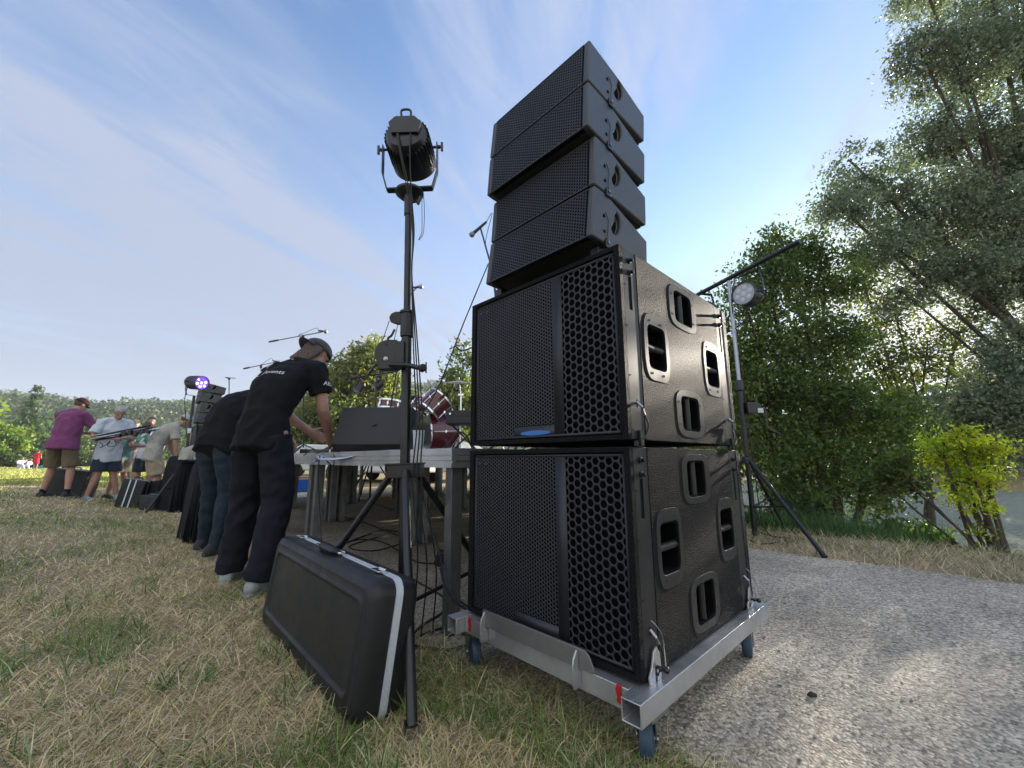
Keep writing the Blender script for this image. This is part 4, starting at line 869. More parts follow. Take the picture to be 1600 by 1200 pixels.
def make_person(label, loc, az, J, top, bottom, shoes, hair=None, cap=None, k=1.0, vox=.009, long_leg=True, sleeve=.62, loose=1.0, group=None, girth=1.0, curl=.7, skin='skin', bag=1.0, tuck=0.0, brim_back=False, hemz=.0, kind='shirt', hair_len=0, toe=(0, 0), socks=None, z=None):
    x0, y0 = loc; zz = Gz(x0, y0) if z is None else z
    t = thing('person', label, 'person', (x0, y0, zz), -az, group)
    J = {a: V(b) * k for a, b in J.items()}
    hl = (J['hpR'] - J['hpL']).normalized(); sl = (J['shR'] - J['shL']).normalized(); pel = (J['hpR'] + J['hpL']) / 2; nk = J['neck']; shc = (J['shR'] + J['shL']) / 2
    up0 = (shc - pel).normalized()
    def torso(b, g, low=.0, hem=1.0):
        pts = [(-.14, .172, .132), (-.02, .172, .130), (.10, .164, .122), (.24, .148, .112), (.40, .158, .118), (.62, .172, .125), (.80, .178, .118), (.92, .150, .095), (1.0, .105, .070)]
        L_ = (shc - pel).length + .03 * k; rings = []; belly = {.10: 1.1, .24: 1.12}
        cur = pel - up0 * .0
        for q, a, d in pts:
            if q < low: continue
            c = lerp(pel, shc, min(q, 1)) if q >= 0 else pel + (up0 * .25 + V((0, 0, .75))) * q * L_
            bow = J.get('bow', 0.0)
            lat = lerp(hl, sl, min(max(q, 0), 1)).normalized(); fw = up0.cross(lat).normalized() * 1
            if fw.y < 0: fw = -fw
            c = c - fw * bow * 4 * max(0, q) * (1 - min(1, q)) if not isinstance(bow, V) else c + bow * 4 * max(0, q) * (1 - min(1, q))
            gg = 1 + (girth - 1) * (1.2 if q < .6 else .6)
            rings.append(ell(c + up0 * (.03 * k * (q > .9)), lat, fw, a * k * gg * g + (g - 1) * .02, d * k * gg * g + (girth - 1) * .04))
        b.loft(rings); return rings
    b = MB(); torso(b, .88)
    hd = J['head']; hf = J.get('face', V((0, 1, 0)) * 1); hf = V(hf).normalized(); nu = (hd - nk).normalized()
    hu = V(J['hup']).normalized() if 'hup' in J else V((0, 0, 1)); hs = hf.cross(hu).normalized(); hu = hs.cross(hf).normalized()
    R = Matrix((hs, hf, hu)).transposed()
    b.tube([nk - nu * .05, lerp(nk, hd, .45), hd - hu * .02 * k - hf * .01 * k], [.066 * k, .056 * k, .054 * k], 14)
    b.tube([J['shL'] + sl * .06 * k, nk, J['shR'] - sl * .06 * k], [.058 * k, .06 * k, .058 * k], 12)
    H = lambda x, y, z_: hd + R @ V((x, y, z_)) * k
    b.ball(H(0, -.012, .030), (.074 * k, .094 * k, .088 * k), 20, 14, R).ball(H(0, .022, -.035), (.058 * k, .068 * k, .078 * k), 18, 12, R).ball(H(0, .055, -.085), (.026 * k, .024 * k, .020 * k), 12, 8, R)
    b.tube([H(0, .082, .012), H(0, .098, -.012), H(0, .108, -.030)], [.009 * k, .012 * k, .014 * k], 8, round_=True)
    b.tube([H(-.034, .074, .020), H(0, .084, .022), H(.034, .074, .020)], [.010 * k] * 3, 8, round_=True)
    b.tube([H(-.020, .082, -.056), H(0, .090, -.057), H(.020, .082, -.056)], [.007 * k, .0085 * k, .007 * k], 8, round_=True)
    for s in (-1, 1): b.ball(H(s * .076, -.005, -.012), (.009 * k, .019 * k, .031 * k), 10, 8, R)
    for s, S_ in ((-1, 'L'), (1, 'R')):
        sh, el, wr = J['sh' + S_], J['el' + S_], J['wr' + S_]
        b.tube([sh, lerp(sh, el, .3), lerp(sh, el, .7), el, lerp(el, wr, .25), lerp(el, wr, .7), wr], [q * k for q in (.056, .052, .043, .038, .041, .032, .026)], 14, round_=True)
        hdir = J.get('hd' + S_, wr - el); pn = J.get('pn' + S_, V((-s * .6, .4, -.3)))
        body_hand(b, wr, V(hdir), V(pn), s if pn == J.get('pn' + S_) else s, k, curl)
        hp, kn, an = J['hp' + S_], J['kn' + S_], J['an' + S_]
        b.tube([hp, lerp(hp, kn, .35), lerp(hp, kn, .8), kn, lerp(kn, an, .3), lerp(kn, an, .75), an, an - V((0, 0, .04))], [q * k for q in ((.070, .074, .050, .044, .044, .034, .033, .036) if long_leg else (.070, .076, .060, .055, .058, .042, .036, .038))], 14)
    bm_ = remesh(b, vox, 3); bo = put('body', bm_, M[skin], t)
    for s in (-1, 1): put('eye', MB().ball(H(s * .032, .079, .004), (.011 * k, .007 * k, .008 * k), 10, 8, R), M['hairbrown'] if False else M['eye'], t)
    # shirt
    sh_ = MB(); rr = torso(sh_, 1.03 * (1 + .06 * (loose - 1)) + .02, low=-.2)
    hem = [ [p + (p - (sum(rr[0], V()) / len(rr[0]))) * (.10 * loose) - up0 * .0 for p in rr[0]] ]
    c0 = sum(rr[0], V()) / len(rr[0]); dn = V(J.get('hemdir', (-up0 * .2 + V((0, 0, -.8)))))
    sh_.loft([[p for p in rr[1]], [c0 + (p - c0) * (1.00 + .05 * loose) + dn * (.03 + hemz) * k for p in rr[0]]])
    sh_.tube([J['shL'] + sl * .05 * k, nk - nu * .01, J['shR'] - sl * .05 * k], [.068 * k, .066 * k, .068 * k], 14)
    for S_ in 'LR':
        s0, el = J['sh' + S_], J['el' + S_]; e = lerp(s0, el, sleeve)
        sh_.tube([lerp(s0, shc, .35), s0, lerp(s0, e, .5), e], [q * k for q in (.085, .072, .068 * (.9 + .12 * loose), .068 * (.85 + .2 * loose))], 16)
        if sleeve > 1.05: sh_.tube([el, lerp(el, J['wr' + S_], .85)], [.052 * k, .040 * k], 14)
    ms = remesh(sh_, vox * 1.1, 5); wrinkle(ms, .0080 * loose, 7.5, seed=len(label), stretch=(1, 1, .8)); so = put(kind, ms, M[top], t)
    # trousers or shorts
    tr = MB(); rings = []
    for q, a, d in ((.15, .138, .104), (.06, .150, .114), (-.04, .164, .126), (-.10, .150, .12)):
        c = pel + up0 * q * (.55 * k) if q > 0 else pel + V((0, 0, q * .9 * k)); gg = 1 + (girth - 1) * 1.1
        fw = up0.cross(hl).normalized(); fw = fw if fw.y > 0 else -fw
        rings.append(ell(c, hl, fw, a * k * gg, d * k * gg))
    tr.loft(rings)
    for S_ in 'LR':
        hp, kn, an = J['hp' + S_], J['kn' + S_], J['an' + S_]
        if long_leg: tr.tube([hp + V((0, 0, -.03)), lerp(hp, kn, .3), lerp(hp, kn, .75), kn, lerp(kn, an, .4), lerp(kn, an, .8), an - V((0, 0, .025))], [q * k for q in (.090, .096, .078 * bag, .072 * bag, .070 * bag, .062 * bag ** 1.6, .060 * bag ** 2)], 18)
        else: tr.tube([hp + V((0, 0, -.03)), lerp(hp, kn, .3), lerp(hp, kn, .94)], [q * k * (.9 + .1 * girth) for q in (.092, .100, .098 * bag)], 18)
    mt = remesh(tr, vox * 1.1, 4); wrinkle(mt, .008 * bag, 7.5, seed=len(label) + 5, stretch=(1, 1, 1.05 if long_leg else .7)); put('trousers' if long_leg else 'shorts', mt, M[bottom], t)
    for i, (s, S_) in enumerate(((-1, 'L'), (1, 'R'))):
        an = J['an' + S_]; f = V((math.sin(toe[i]), math.cos(toe[i]), 0)); sd = V((f.y, -f.x, 0)); g = V((an.x, an.y, an.z - .085 * k)); rings = []
        for q, w, h, zc in ((-.080, .020, .020, .03), (-.070, .034, .040, .042), (-.03, .040, .060, .058), (.03, .041, .055, .052), (.09, .047, .036, .036), (.14, .045, .026, .027), (.175, .030, .018, .022), (.185, .012, .010, .020)):
            rings.append([g + f * q * k + sd * (w * k * math.cos(2 * PI * j / 14)) + V((0, 0, max(0.0, zc + h * math.sin(2 * PI * j / 14)) * k)) for j in range(14)])
        so_ = put('shoe', MB().loft(rings), M[shoes], t, ang=60)
        sole = [[g + f * (q * 1.02) * k + sd * (w * 1.06 * k * math.cos(2 * PI * j / 14)) + V((0, 0, (.001 if math.sin(2 * PI * j / 14) < 0 else .016) * k)) for j in range(14)] for q, w in ((-.084, .02), (-.07, .036), (0, .042), (.09, .049), (.15, .044), (.188, .018))]
        put('sole', MB().loft(sole), M['sole'], so_)
        if socks: put('sock', MB().tube([an + V((0, 0, .06)) * k, an - V((0, 0, .03)) * k], .043 * k, 12), M[socks], t)
    if hair:
        hb_ = MB().ball(H(0, -.014, .034), (.081 * k, .101 * k, .094 * k), 36, 26, R)
        def keep(c):
            l = R.transposed() @ (c - hd) / k
            return (l.z > .045 - max(0, -l.y) * 1.2 and not (l.y > .055 and l.z < .075)) or (l.y < .0 and l.z > -.055 and abs(l.x) < .09)
        fs = [f for f in hb_.f if keep(sum((V(hb_.v[i]) for i in f), V()) / len(f))]; hb_.f = fs
        if hair_len:
            hb_.f = fs; h2 = MB()
            for a in np.linspace(-1.35, 1.35, 15):
                x_, y_ = math.sin(a) * .072, -math.cos(a) * .085
                h2.tube(smooth_pts([H(x_ * .9, y_ + .01, .03), H(x_ * 1.05, y_ - .004, -.04), H(x_ * 1.08, y_ - .016, -.04 - hair_len * .5), H(x_ * .95, y_ - .02 + .012 * math.sin(a * 9), -.05 - hair_len * random.uniform(.8, 1.05))], 4), [.026 * k * q for q in np.linspace(1, .45, 13)], 8)
            hm = remesh(h2, .007, 2); wrinkle(hm, .004, 40, 3, (1, 1, .25)); put('long_hair', hm, M[hair], t)
        hm = mesh_of('hair', hb_, M[hair]); wrinkle(hm, .003, 40, 2, (1, 1, .4)); put('hair', hm, None, t)
    if cap:
        cm, backwards = cap if isinstance(cap, tuple) else (cap, False); sg = -1 if backwards else 1
        cb = MB().ball(H(0, -.012, .038), (.086 * k, .108 * k, .094 * k), 32, 22, R)
        cb.f = [f for f in cb.f if (R.transposed() @ (sum((V(cb.v[i]) for i in f), V()) / len(f) - hd) / k).z > .036]
        cm_ = mesh_of('cap', cb, M[cm]); co_ = put('cap', cm_, None, t); m_ = co_.modifiers.new('th', 'SOLIDIFY'); m_.thickness = .004; m_.offset = 1
        br = MB(); rows = []
        for i in range(6):
            q = i / 5; rows.append([H(math.sin(a) * (.080 + .002 * q), sg * (.082 * math.cos(a) * (1 if q < .2 else 1) + q * .075 * max(.0, math.cos(a)) ** .5) - .012, .044 - q * .012 - .030 * abs(math.sin(a)) ** 2 * q) for a in np.linspace(-1.25, 1.25, 13)])
        vs = [p for r in rows for p in r]; br.add(vs, [(i * 13 + j, i * 13 + j + 1, (i + 1) * 13 + j + 1, (i + 1) * 13 + j) for i in range(5) for j in range(12)])
        bo_ = put('brim', br, M[cm], co_); m_ = bo_.modifiers.new('th', 'SOLIDIFY'); m_.thickness = .005
        put('button', MB().ball(H(0, -.014, .133), .007 * k, 8, 6), M[cm], co_)
    return t
M['eye'] = mat('eye_dark', (.03, .02, .018), .3); M['sole'] = mat('shoe_sole', (.30, .31, .32), .7)
def stand_pose(lean=.0, hipf=0.0, shz=1.46, **kw):
    J = dict(hpL=(-.09, hipf, .93), hpR=(.09, hipf, .93), knL=(-.10, hipf * .6 + .02, .50), knR=(.10, hipf * .6 + .02, .50), anL=(-.11, 0, .085), anR=(.11, 0, .085),
             shL=(-.19, hipf + lean, shz), shR=(.19, hipf + lean, shz), neck=(0, hipf + lean + .02, shz + .06), head=(0, hipf + lean + .07, shz + .20))
    J.update(kw); return J
AZ = math.atan2(DD.x, DD.y)
# technician with cap at the stage edge
tech_R = make_person('technician in black t-shirt, baggy dark trousers and backward grey cap, leaning over the stage edge', (-1.70, 2.80), .24,
    stand_pose(hpL=(-.10, .00, .93), hpR=(.10, .00, .93), knL=(-.16, .08, .50), knR=(.13, .04, .50), anL=(-.20, .06, .085), anR=(.16, -.08, .085),
        shL=(-.195, .22, 1.375), shR=(.185, .22, 1.37), neck=(.0, .265, 1.435), head=(.035, .375, 1.525), face=(.42, .70, -.58), hup=(.08, .60, .78),
        elL=(-.26, .36, 1.13), wrL=(-.06, .50, .96), elR=(.225, .27, 1.09), wrR=(.165, .42, .925), hdR=(-.1, .6, -.6), hdL=(.3, .8, -.4), bow=V((0, -.05, .02))),
    'tshirt_black', 'denim_dark', 'sneaker_pale', hair='hairbrown', cap=('cap_grey', True), k=1.06, vox=.007, sleeve=.60, loose=1.2, bag=1.18, hair_len=.12, hemz=.05, girth=.93, toe=(-.5, -.1), curl=.9)
tech_L = make_person('technician in black t-shirt and blue jeans, bent over the stage edge behind the other', (-2.61, 3.70), .30,
    stand_pose(hpL=(-.10, -.03, .93), hpR=(.10, -.03, .93), knL=(-.14, .06, .50), knR=(.12, .01, .49), anL=(-.20, .10, .085), anR=(.14, -.06, .085),
        shL=(-.20, .38, 1.36), shR=(.20, .36, 1.34), neck=(0, .46, 1.40), head=(.02, .60, 1.42), face=(.1, .62, -.78), hup=(0, .78, .62),
        elL=(-.26, .48, 1.08), wrL=(-.12, .68, .93), elR=(.26, .40, 1.04), wrR=(.16, .62, .93), bow=V((0, -.09, .07))),
    'tshirt_black', 'denim_blue', 'sneaker_dark', hair='hairbrown', k=1.03, vox=.008, sleeve=.66, loose=1.2, bag=.86, hemz=.03, toe=(-.3, .15), girth=1.02)
def shirt_print(person, body, s, size, centre, right, up, mname='print', extra=None):
    """lettering printed on the cloth: laid flat, then dropped onto the shirt surface"""
    cu = bpy.data.curves.new('txt', 'FONT'); cu.body = s; cu.size = size; cu.align_x = 'CENTER'; cu.resolution_u = 3; cu.space_character = 1.1
    o = bpy.data.objects.new('txt', cu); C.objects.link(o); me = evaluated(o); bpy.data.objects.remove(o)
    bm = bmesh.new(); bm.from_mesh(me); bmesh.ops.subdivide_edges(bm, edges=bm.edges, cuts=1); bmesh.ops.triangulate(bm, faces=bm.faces); bm.to_mesh(me); bm.free()
    if extra:
        v0 = len(me.vertices)
    sm_ = body.data; tree = BVHTree.FromPolygons([v.co for v in sm_.vertices], [p.vertices for p in sm_.polygons])
    right = V(right).normalized(); up = V(up); up = (up - right * up.dot(right)).normalized(); nrm = right.cross(up)
    for v in me.vertices:
        p = V(centre) + right * v.co.x + up * v.co.y; h = tree.ray_cast(p + nrm * .35, -nrm, .7)
        q = h[0] if h[0] else tree.find_nearest(p)[0]; v.co = q + nrm * .004
    me.materials.append(M[mname]); put('printed_lettering', me, None, person)
M['print'] = mat('white_print', (.85, .86, .9), .6)
def child(o, n): return [c for c in bpy.data.objects if c.parent == o and c.name.split('.')[0] == n][0]
bpy.context.view_layer.update()
shirt_print(tech_R, child(tech_R, 'shirt'), 'events', .050, (.03, .12, 1.335), (1, 0, 0), (0, .45, .9))
shirt_print(tech_R, child(tech_R, 'shirt'), 'Z /', .075, (-.095, .11, 1.325), (1, 0, 0), (0, .45, .9))
shirt_print(tech_R, child(tech_R, 'shirt'), 'ABL', .042, (.30, .245, 1.335), (.15, 1, 0), (0, 0, 1))
shirt_print(tech_L, child(tech_L, 'shirt'), 'ABL', .045, (.30, .385, 1.255), (.15, 1, 0), (0, 0, 1))
# group of musicians on the lawn
def spot(px, Y): p = at(px, 700, Y); return (p.x, p.y)
def az_of(px): return math.atan((px - 800) / FPX)
cloth('cap_dark', (.05, .015, .02))
make_person('man in purple t-shirt, khaki shorts and dark cap, seen from behind, handing over gear', spot(99, 7.45), az_of(99) + .75,
    stand_pose(hpL=(-.11, -.02, .93), hpR=(.11, -.02, .93), anL=(-.22, .02, .085), anR=(.22, -.03, .085), knL=(-.16, .04, .5), knR=(.17, .02, .5), shL=(-.22, .06, 1.46), shR=(.22, .04, 1.46), neck=(0, .08, 1.53), head=(.02, .15, 1.645),
        face=(.3, .8, -.45), elL=(-.30, .24, 1.16), wrL=(-.14, .46, 1.15), elR=(.30, .22, 1.16), wrR=(.16, .48, 1.16)),
    'tshirt_purple', 'khaki_dark', 'sneaker_dark', hair='hairbrown', cap='cap_dark', long_leg=False, girth=1.2, loose=1.1, bag=1.12, vox=.012, sleeve=.7, socks='tshirt_black', hemz=.0, k=1.01)

PG = 'musicians gathered on the lawn'
make_person('grey-haired man in open white shirt and navy shorts, looking down at the gear', spot(171, 7.9), az_of(171) + PI - .25,
    stand_pose(anL=(-.20, .05, .085), anR=(.20, 0, .085), shL=(-.20, .10, 1.42), shR=(.20, .10, 1.42), neck=(0, .14, 1.49), head=(0, .24, 1.60), face=(.1, .75, -.6), elL=(-.30, .14, 1.14), wrL=(-.06, .38, 1.13), elR=(.30, .16, 1.15), wrR=(.08, .36, 1.12)),
    'shirt_white', 'shorts_navy', 'sneaker_grey', hair='hairgrey', long_leg=False, vox=.012, sleeve=.80, loose=1.5, bag=1.2, hemz=.10, k=1.02, toe=(.1, -.2))
make_person('person in teal top and khaki shorts, half hidden behind the grey-haired man', spot(192, 8.6), az_of(192) + PI - .9,
    stand_pose(anL=(-.12, .10, .085), anR=(.14, -.04, .085), shL=(-.19, .24, 1.32), shR=(.19, .24, 1.32), neck=(0, .30, 1.38), head=(0, .40, 1.44), face=(0, .7, -.7), elL=(-.26, .38, 1.06), wrL=(-.06, .58, 1.08), elR=(.26, .36, 1.06), wrR=(.10, .60, 1.06)),
    'shirt_teal', 'khaki_light', 'sneaker_dark', hair='hairbrown', long_leg=False, vox=.013, sleeve=.7, loose=1.2, bag=1.15)
make_person('man in grey flat cap, pale blue shirt and khaki trousers, behind the bundle of stands', spot(212, 10.2), az_of(212) + PI + .9,
    stand_pose(anL=(-.14, 0, .085), anR=(.14, 0, .085), shL=(-.20, .02, 1.45), shR=(.20, .02, 1.45), neck=(0, .05, 1.52), head=(0, .12, 1.64), face=(.1, .95, -.2), elL=(-.27, .0, 1.15), wrL=(-.20, .22, .98), elR=(.27, 0, 1.15), wrR=(.20, .22, .98)),
    'shirt_white', 'khaki_light', 'sneaker_dark', hair='hairgrey', cap='khaki_dark', vox=.014, sleeve=.9, loose=1.3, bag=1.15)
make_person('man in beige cap, linen shirt and pale shorts, bowing towards the far speaker stack', spot(249, 7.7), az_of(249) + 1.35,
    stand_pose(hpL=(-.10, -.08, .93), hpR=(.10, -.08, .93), anL=(-.12, .12, .085), anR=(.12, -.08, .085), shL=(-.20, .14, 1.40), shR=(.20, .14, 1.40), neck=(0, .22, 1.45), head=(0, .34, 1.52), face=(.1, .80, -.60), elL=(-.25, .20, 1.12), wrL=(-.22, .30, .86), elR=(.25, .16, 1.12), wrR=(.23, .20, .86), bow=V((0, -.04, .02))),
    'linen', 'khaki_light', 'sneaker_dark', hair='hairbrown', cap='cap_beige', long_leg=False, vox=.012, sleeve=.85, loose=1.5, bag=1.2, hemz=.08, k=1.01)
make_person('person in blue denim shorts, mostly hidden behind the man in the linen shirt', spot(231, 9.6), az_of(231) + PI,
    stand_pose(elL=(-.27, .0, 1.15), wrL=(-.24, .12, .90), elR=(.27, 0, 1.15), wrR=(.24, .12, .90)), 'shirt_white', 'denim_blue', 'sneaker_dark', hair='hairbrown', long_leg=False, vox=.014, bag=1.15)
# far away on the sunlit meadow
make_person('woman in red dress with bare legs, far off on the meadow', spot(61, 36), az_of(61) + .4,
    stand_pose(elL=(-.27, .0, 1.15), wrL=(-.22, .18, 1.0), elR=(.27, 0, 1.15), wrR=(.22, .18, 1.0)), 'red_dress', 'red_dress', 'sneaker_dark', hair='hairbrown', long_leg=False, vox=.02, bag=1.3, k=.9, hemz=.18, kind='dress')
def seated(label, px, Y, az, top, bot, k=.95):
    make_person(label, spot(px, Y), az, dict(hpL=(-.10, 0, .12), hpR=(.10, 0, .12), knL=(-.16, .38, .40), knR=(.16, .38, .40), anL=(-.14, .62, .085), anR=(.14, .62, .085), shL=(-.19, -.06, .62), shR=(.19, -.06, .62), neck=(0, -.04, .69), head=(0, .02, .82),
        elL=(-.26, .06, .40), wrL=(-.18, .28, .38), elR=(.26, .06, .40), wrR=(.18, .28, .38)), top, bot, 'sneaker_grey', hair='hairbrown', vox=.02, k=k)
seated('person in white, sitting on the far meadow left of the red dress', 52, 36.5, az_of(52) + 2.2, 'shirt_white', 'denim_blue')
seated('person in pale blue, sitting leftmost in the far picnic group', 38, 36, az_of(38) + 2.6, 'shirt_white', 'shirt_white', 1.1)
seated('person in dark clothes, sitting between the pale picnickers on the far meadow', 45, 37, az_of(45) + 3.4, 'denim_dark', 'denim_dark')

# ------------------------------------------------------------------ things on the stage
W = dict(world=True)
def monitor():
    c = at(588, 711, 3.12); c.z = SZ; t = thing('floor_monitor', 'black wedge floor monitor on the front edge of the stage, its back to us', 'floor monitor', c, rad(-4))
    w = .26; pr = [(-.20, .0), (.17, 0), (.20, .03), (.05, .32), (-.06, .345), (-.115, .33), (-.215, .06)]
    pr = [(-.155, .0), (.19, 0), (.225, .05), (.10, .325), (.03, .345), (-.055, .335), (-.185, .055)]
    put('cabinet', MB().prism(pr, (-w, 0, 0), (0, 1, 0), (0, 0, 1), (2 * w, 0, 0)), M['cab_soft'], t, bevel=.006)
    put('grille', MB().prism([(.224, .055), (.229, .057), (.106, .322), (.101, .320)], (-w + .02, 0, 0), (0, 1, 0), (0, 0, 1), (2 * w - .04, 0, 0)), M['grille'], t)
    for s in (-1, 1): put('handle', MB().ringprism(outline(.075, .045, .4, .4, 24), outline(.055, .026, .3, .3, 24), (s * w - .001, .04, .16), (0, .6, .8), (0, -.8, .6), (s * .004, 0, 0)), M['rail'], t)
    put('emblem', MB().prism([(-.02, -.004), (-.004, -.012), (.022, .004), (.004, .012)], (.02, -.127, .20), (1, 0, 0), (0, .42, .9), (0, -.003, .001)), M['rail'], t)
monitor()
def cup(name, label, px, Y, r, h, m, z=SZ):
    c = at(px, 711, Y); c.z = z; t = thing(name, label, 'cup', c)
    put('body', MB().lathe([(r * .78, 0), (r * .80, .002), (r, h * .97), (r * .93, h * .97), (r * .74, .008), (.001, .006)], (0, 0, 0), n=24), M[m], t)
    put('rim', MB().lathe([(r * .98, h * .965), (r * 1.07, h * .975), (r * 1.07, h), (r * .93, h)], (0, 0, 0), n=24), M[m], t)
    put('sleeve_line', MB().lathe([(r * .955, h * .80), (r * .975, h * .80), (r * .98, h * .815), (r * .96, h * .815)], (0, 0, 0), n=24), M['alu_dull'], t)
M['cup'] = mat('white_paper_cup', (.62, .66, .74), .5)
cup('paper_cup', 'white paper cup standing on the stage corner right of the tripod pole', 653, 2.56, .036, .125, 'cup')
# strip of pale cloth lying over the deck edge, held by the technician
def ribbon(name, label, pts, w, m, cat):
    pts = smooth_pts(pts, 8); vs = []; n = len(pts); fs = []
    for p in pts: vs += [p - DD * w * .5 + V((0, 0, -.012)), p, p + DD * w * .5 + V((0, 0, .004))]
    for i in range(n - 1):
        for j in (0, 1): fs.append((i * 3 + j, i * 3 + j + 1, i * 3 + j + 4, i * 3 + j + 3))
    o = put(name, MB().add(vs, fs), M[m]); q = o.modifiers.new('th', 'SOLIDIFY'); q.thickness = .002; return tag(o, label, cat)
ribbon('tape_strip', 'pale blue-white strip of tape curling along the stage edge from the technician\'s hand', [at(492, 722, 3.03), at(498, 712, 3.02), at(508, 716, 2.98), at(540, 714, 2.86), at(575, 706, 2.76), at(615, 703.5, 2.66), at(640, 704, 2.60)], .05, 'paper', 'tape')
for k, q in enumerate((( [(500, 712, 3.0), (497, 740, 2.98), (500, 800, 2.95), (503, 850, 2.85), (512, 872, 2.75)]), ([(505, 714, 3.0), (520, 728, 2.96), (522, 712, 3.02)]), ([(474, 712, 3.25), (488, 702, 3.25), (496, 708, 3.2), (512, 700, 3.2), (530, 707, 3.15)]))):
    wire('stage_cable', ('black cable hanging from the technician\'s hand down past the stage edge', 'short black cable loop hanging over the stage edge beside the tape strip', 'black cable lying on the stage under the technician\'s hand')[k], [at(*p) for p in q], .004)
def mic_stand(label, top, tip, base, mic=True, boom_tail=None, r=.009, tripod=True):
    """upright from base to top, boom from boom_tail through top to tip with the microphone at the tip"""
    t = thing('microphone_stand', label, 'microphone stand', (base.x, base.y, SZ)); base = V((base.x, base.y, SZ))
    put('pole', MB().cyl(base + V((0, 0, .1)), top, r, n=10), M['blackmetal'], t, **W)
    tail = boom_tail or top
    put('boom', MB().cyl(tail, tip, r * .75, n=8), M['blackmetal'], t, **W)
    if boom_tail: put('counterweight', MB().cyl(tail, lerp(tail, tip, .18), r * 1.5, n=10), M['blackmetal'], t, **W)
    put('clutch', MB().ball(top, .022, 10, 8), M['blackmetal'], t, **W)
    for a in (0.4, 2.5, 4.6): put('leg', MB().cyl(base + V((0, 0, .14)), base + V((.28 * math.cos(a), .28 * math.sin(a), .012)), .007, n=8), M['blackmetal'], t, **W)
    if mic:
        d = (tip - tail).normalized(); d = V((d.x, d.y, -.25)).normalized(); p = tip + V((0, 0, .015))
        m = put('microphone', MB().lathe([(.009, -.02), (.011, 0), (.015, .13), (.017, .14)], p - d * .05, d, 14), M['rail'], t, **W)
        put('mic_grille', MB().ball(p + d * .105, .025, 14, 10), M['alu_dull'], m, world=True)
        cpts = smooth_pts([p - d * .07, p - d * .14 + V((0, 0, .03)), lerp(tail, tip, .6) + V((0, 0, .01)), top, lerp(top, base, .4) + V((.02, 0, 0)), base + V((.03, .03, .02))])
        put('mic_cable', MB().tube(cpts, .003, 5), M['cable'], t, **W)
    return t
def sb(px, Y): return at(px, 700, Y)
mic_stand('microphone on a long boom above the technician\'s grey cap', at(474, 527, 5.4), at(502, 519, 5.1), sb(474, 5.4), boom_tail=at(421, 534, 5.9))
mic_stand('boom microphone stand seen low behind the bent technician\'s back', at(408, 573, 6.2), at(430, 566, 6.0), sb(410, 6.2), boom_tail=at(381, 576, 6.5))
mic_stand('small distant T-shaped microphone stand right of the far array', at(358, 592, 8.0), at(368, 591, 7.9), sb(358, 8.0), mic=False, boom_tail=at(353, 590, 8.1))
mic_stand('microphone pointing right, just behind the near tripod pole', at(640, 460, 4.2), at(650, 451, 4.1), sb(600, 4.4), r=.008)
mic_stand('microphone at the top left of the line array, on a leaning rod', at(770, 425, 3.3), at(751, 357, 3.3), sb(800, 3.3), r=.010)
wire('guy_cable', 'long straight black cable running from the array microphone down to the stage edge', [at(763, 412, 3.25), at(724, 506, 3.0), at(687, 600, 2.82), at(655, 655, 2.72), at(634, 690, 2.62)], .005)
wire('mic_cable_arm', 'thin bent microphone arm left of the subwoofer top corner', [at(709, 553, 4.6), at(710, 541, 4.6), at(722, 548, 4.6), at(738, 543, 4.6), at(760, 540, 4.6)], .008, cat='microphone arm')
# drum kit
M['drum_red'] = mat('wine_red_lacquer', (.075, .005, .010), .16, coat=.6, col2=(.10, .007, .014), var=(6, .3, .7))
M['drum_head'] = mat('coated_drum_head', (.50, .38, .28), .6); M['brass'] = mat('cymbal_bronze', (.42, .33, .20), .28, 1, bump=(60, .1, .001), rvar=.1)
def drum(name, label, c, ax, r, L_, head='drum_head'):
    ax = V(ax).normalized(); t = thing(name, label, 'drum', c); a, b = frame_of(ax)
    put('shell', MB().lathe([(r * .97, -L_ / 2), (r * .97, L_ / 2)], c, ax, 32), M['drum_red'], t, **W)
    for s in (-1, 1):
        put('hoop', MB().lathe([(r * .99, -.012), (r * 1.04, -.012), (r * 1.04, .010), (r * .99, .010)], c + ax * s * (L_ / 2), ax, 32), M['chrome'], t, **W)
        put('drum_skin', MB().lathe([(r * .985, 0), (.002, .001)], c + ax * s * (L_ / 2 + .004), ax * s, 32), M[head], t, **W)
    for k in range(8):
        d = a * math.cos(k * PI / 4) + b * math.sin(k * PI / 4)
        put('lug', MB().cyl(c + d * r * 1.02 - ax * L_ * .42, c + d * r * 1.02 + ax * L_ * .42, .006, n=8).box(c + d * r * 1.01, (.02, .02, .03)), M['chrome'], t, **W)
    return t
DY = 5.3
drum('tom_drum', 'wine-red tom drum tilted towards the player, right of the pair', at(679, 634, DY), (.62, .30, .72), .19, .25)
drum('tom_drum', 'wine-red tom drum of the pair nearest the tripod pole', at(657, 640, DY + .1), (.42, .45, .79), .155, .21)
drum('bass_drum', 'wine-red bass drum lying on the stage behind the white cup', at(682, 676, DY + .2), (.80, .55, .06), .30, .40, 'drum_head')
drum('snare_drum', 'snare drum on its stand behind the floor monitor', at(612, 634, DY - .2), (.1, .1, 1), .16, .10)
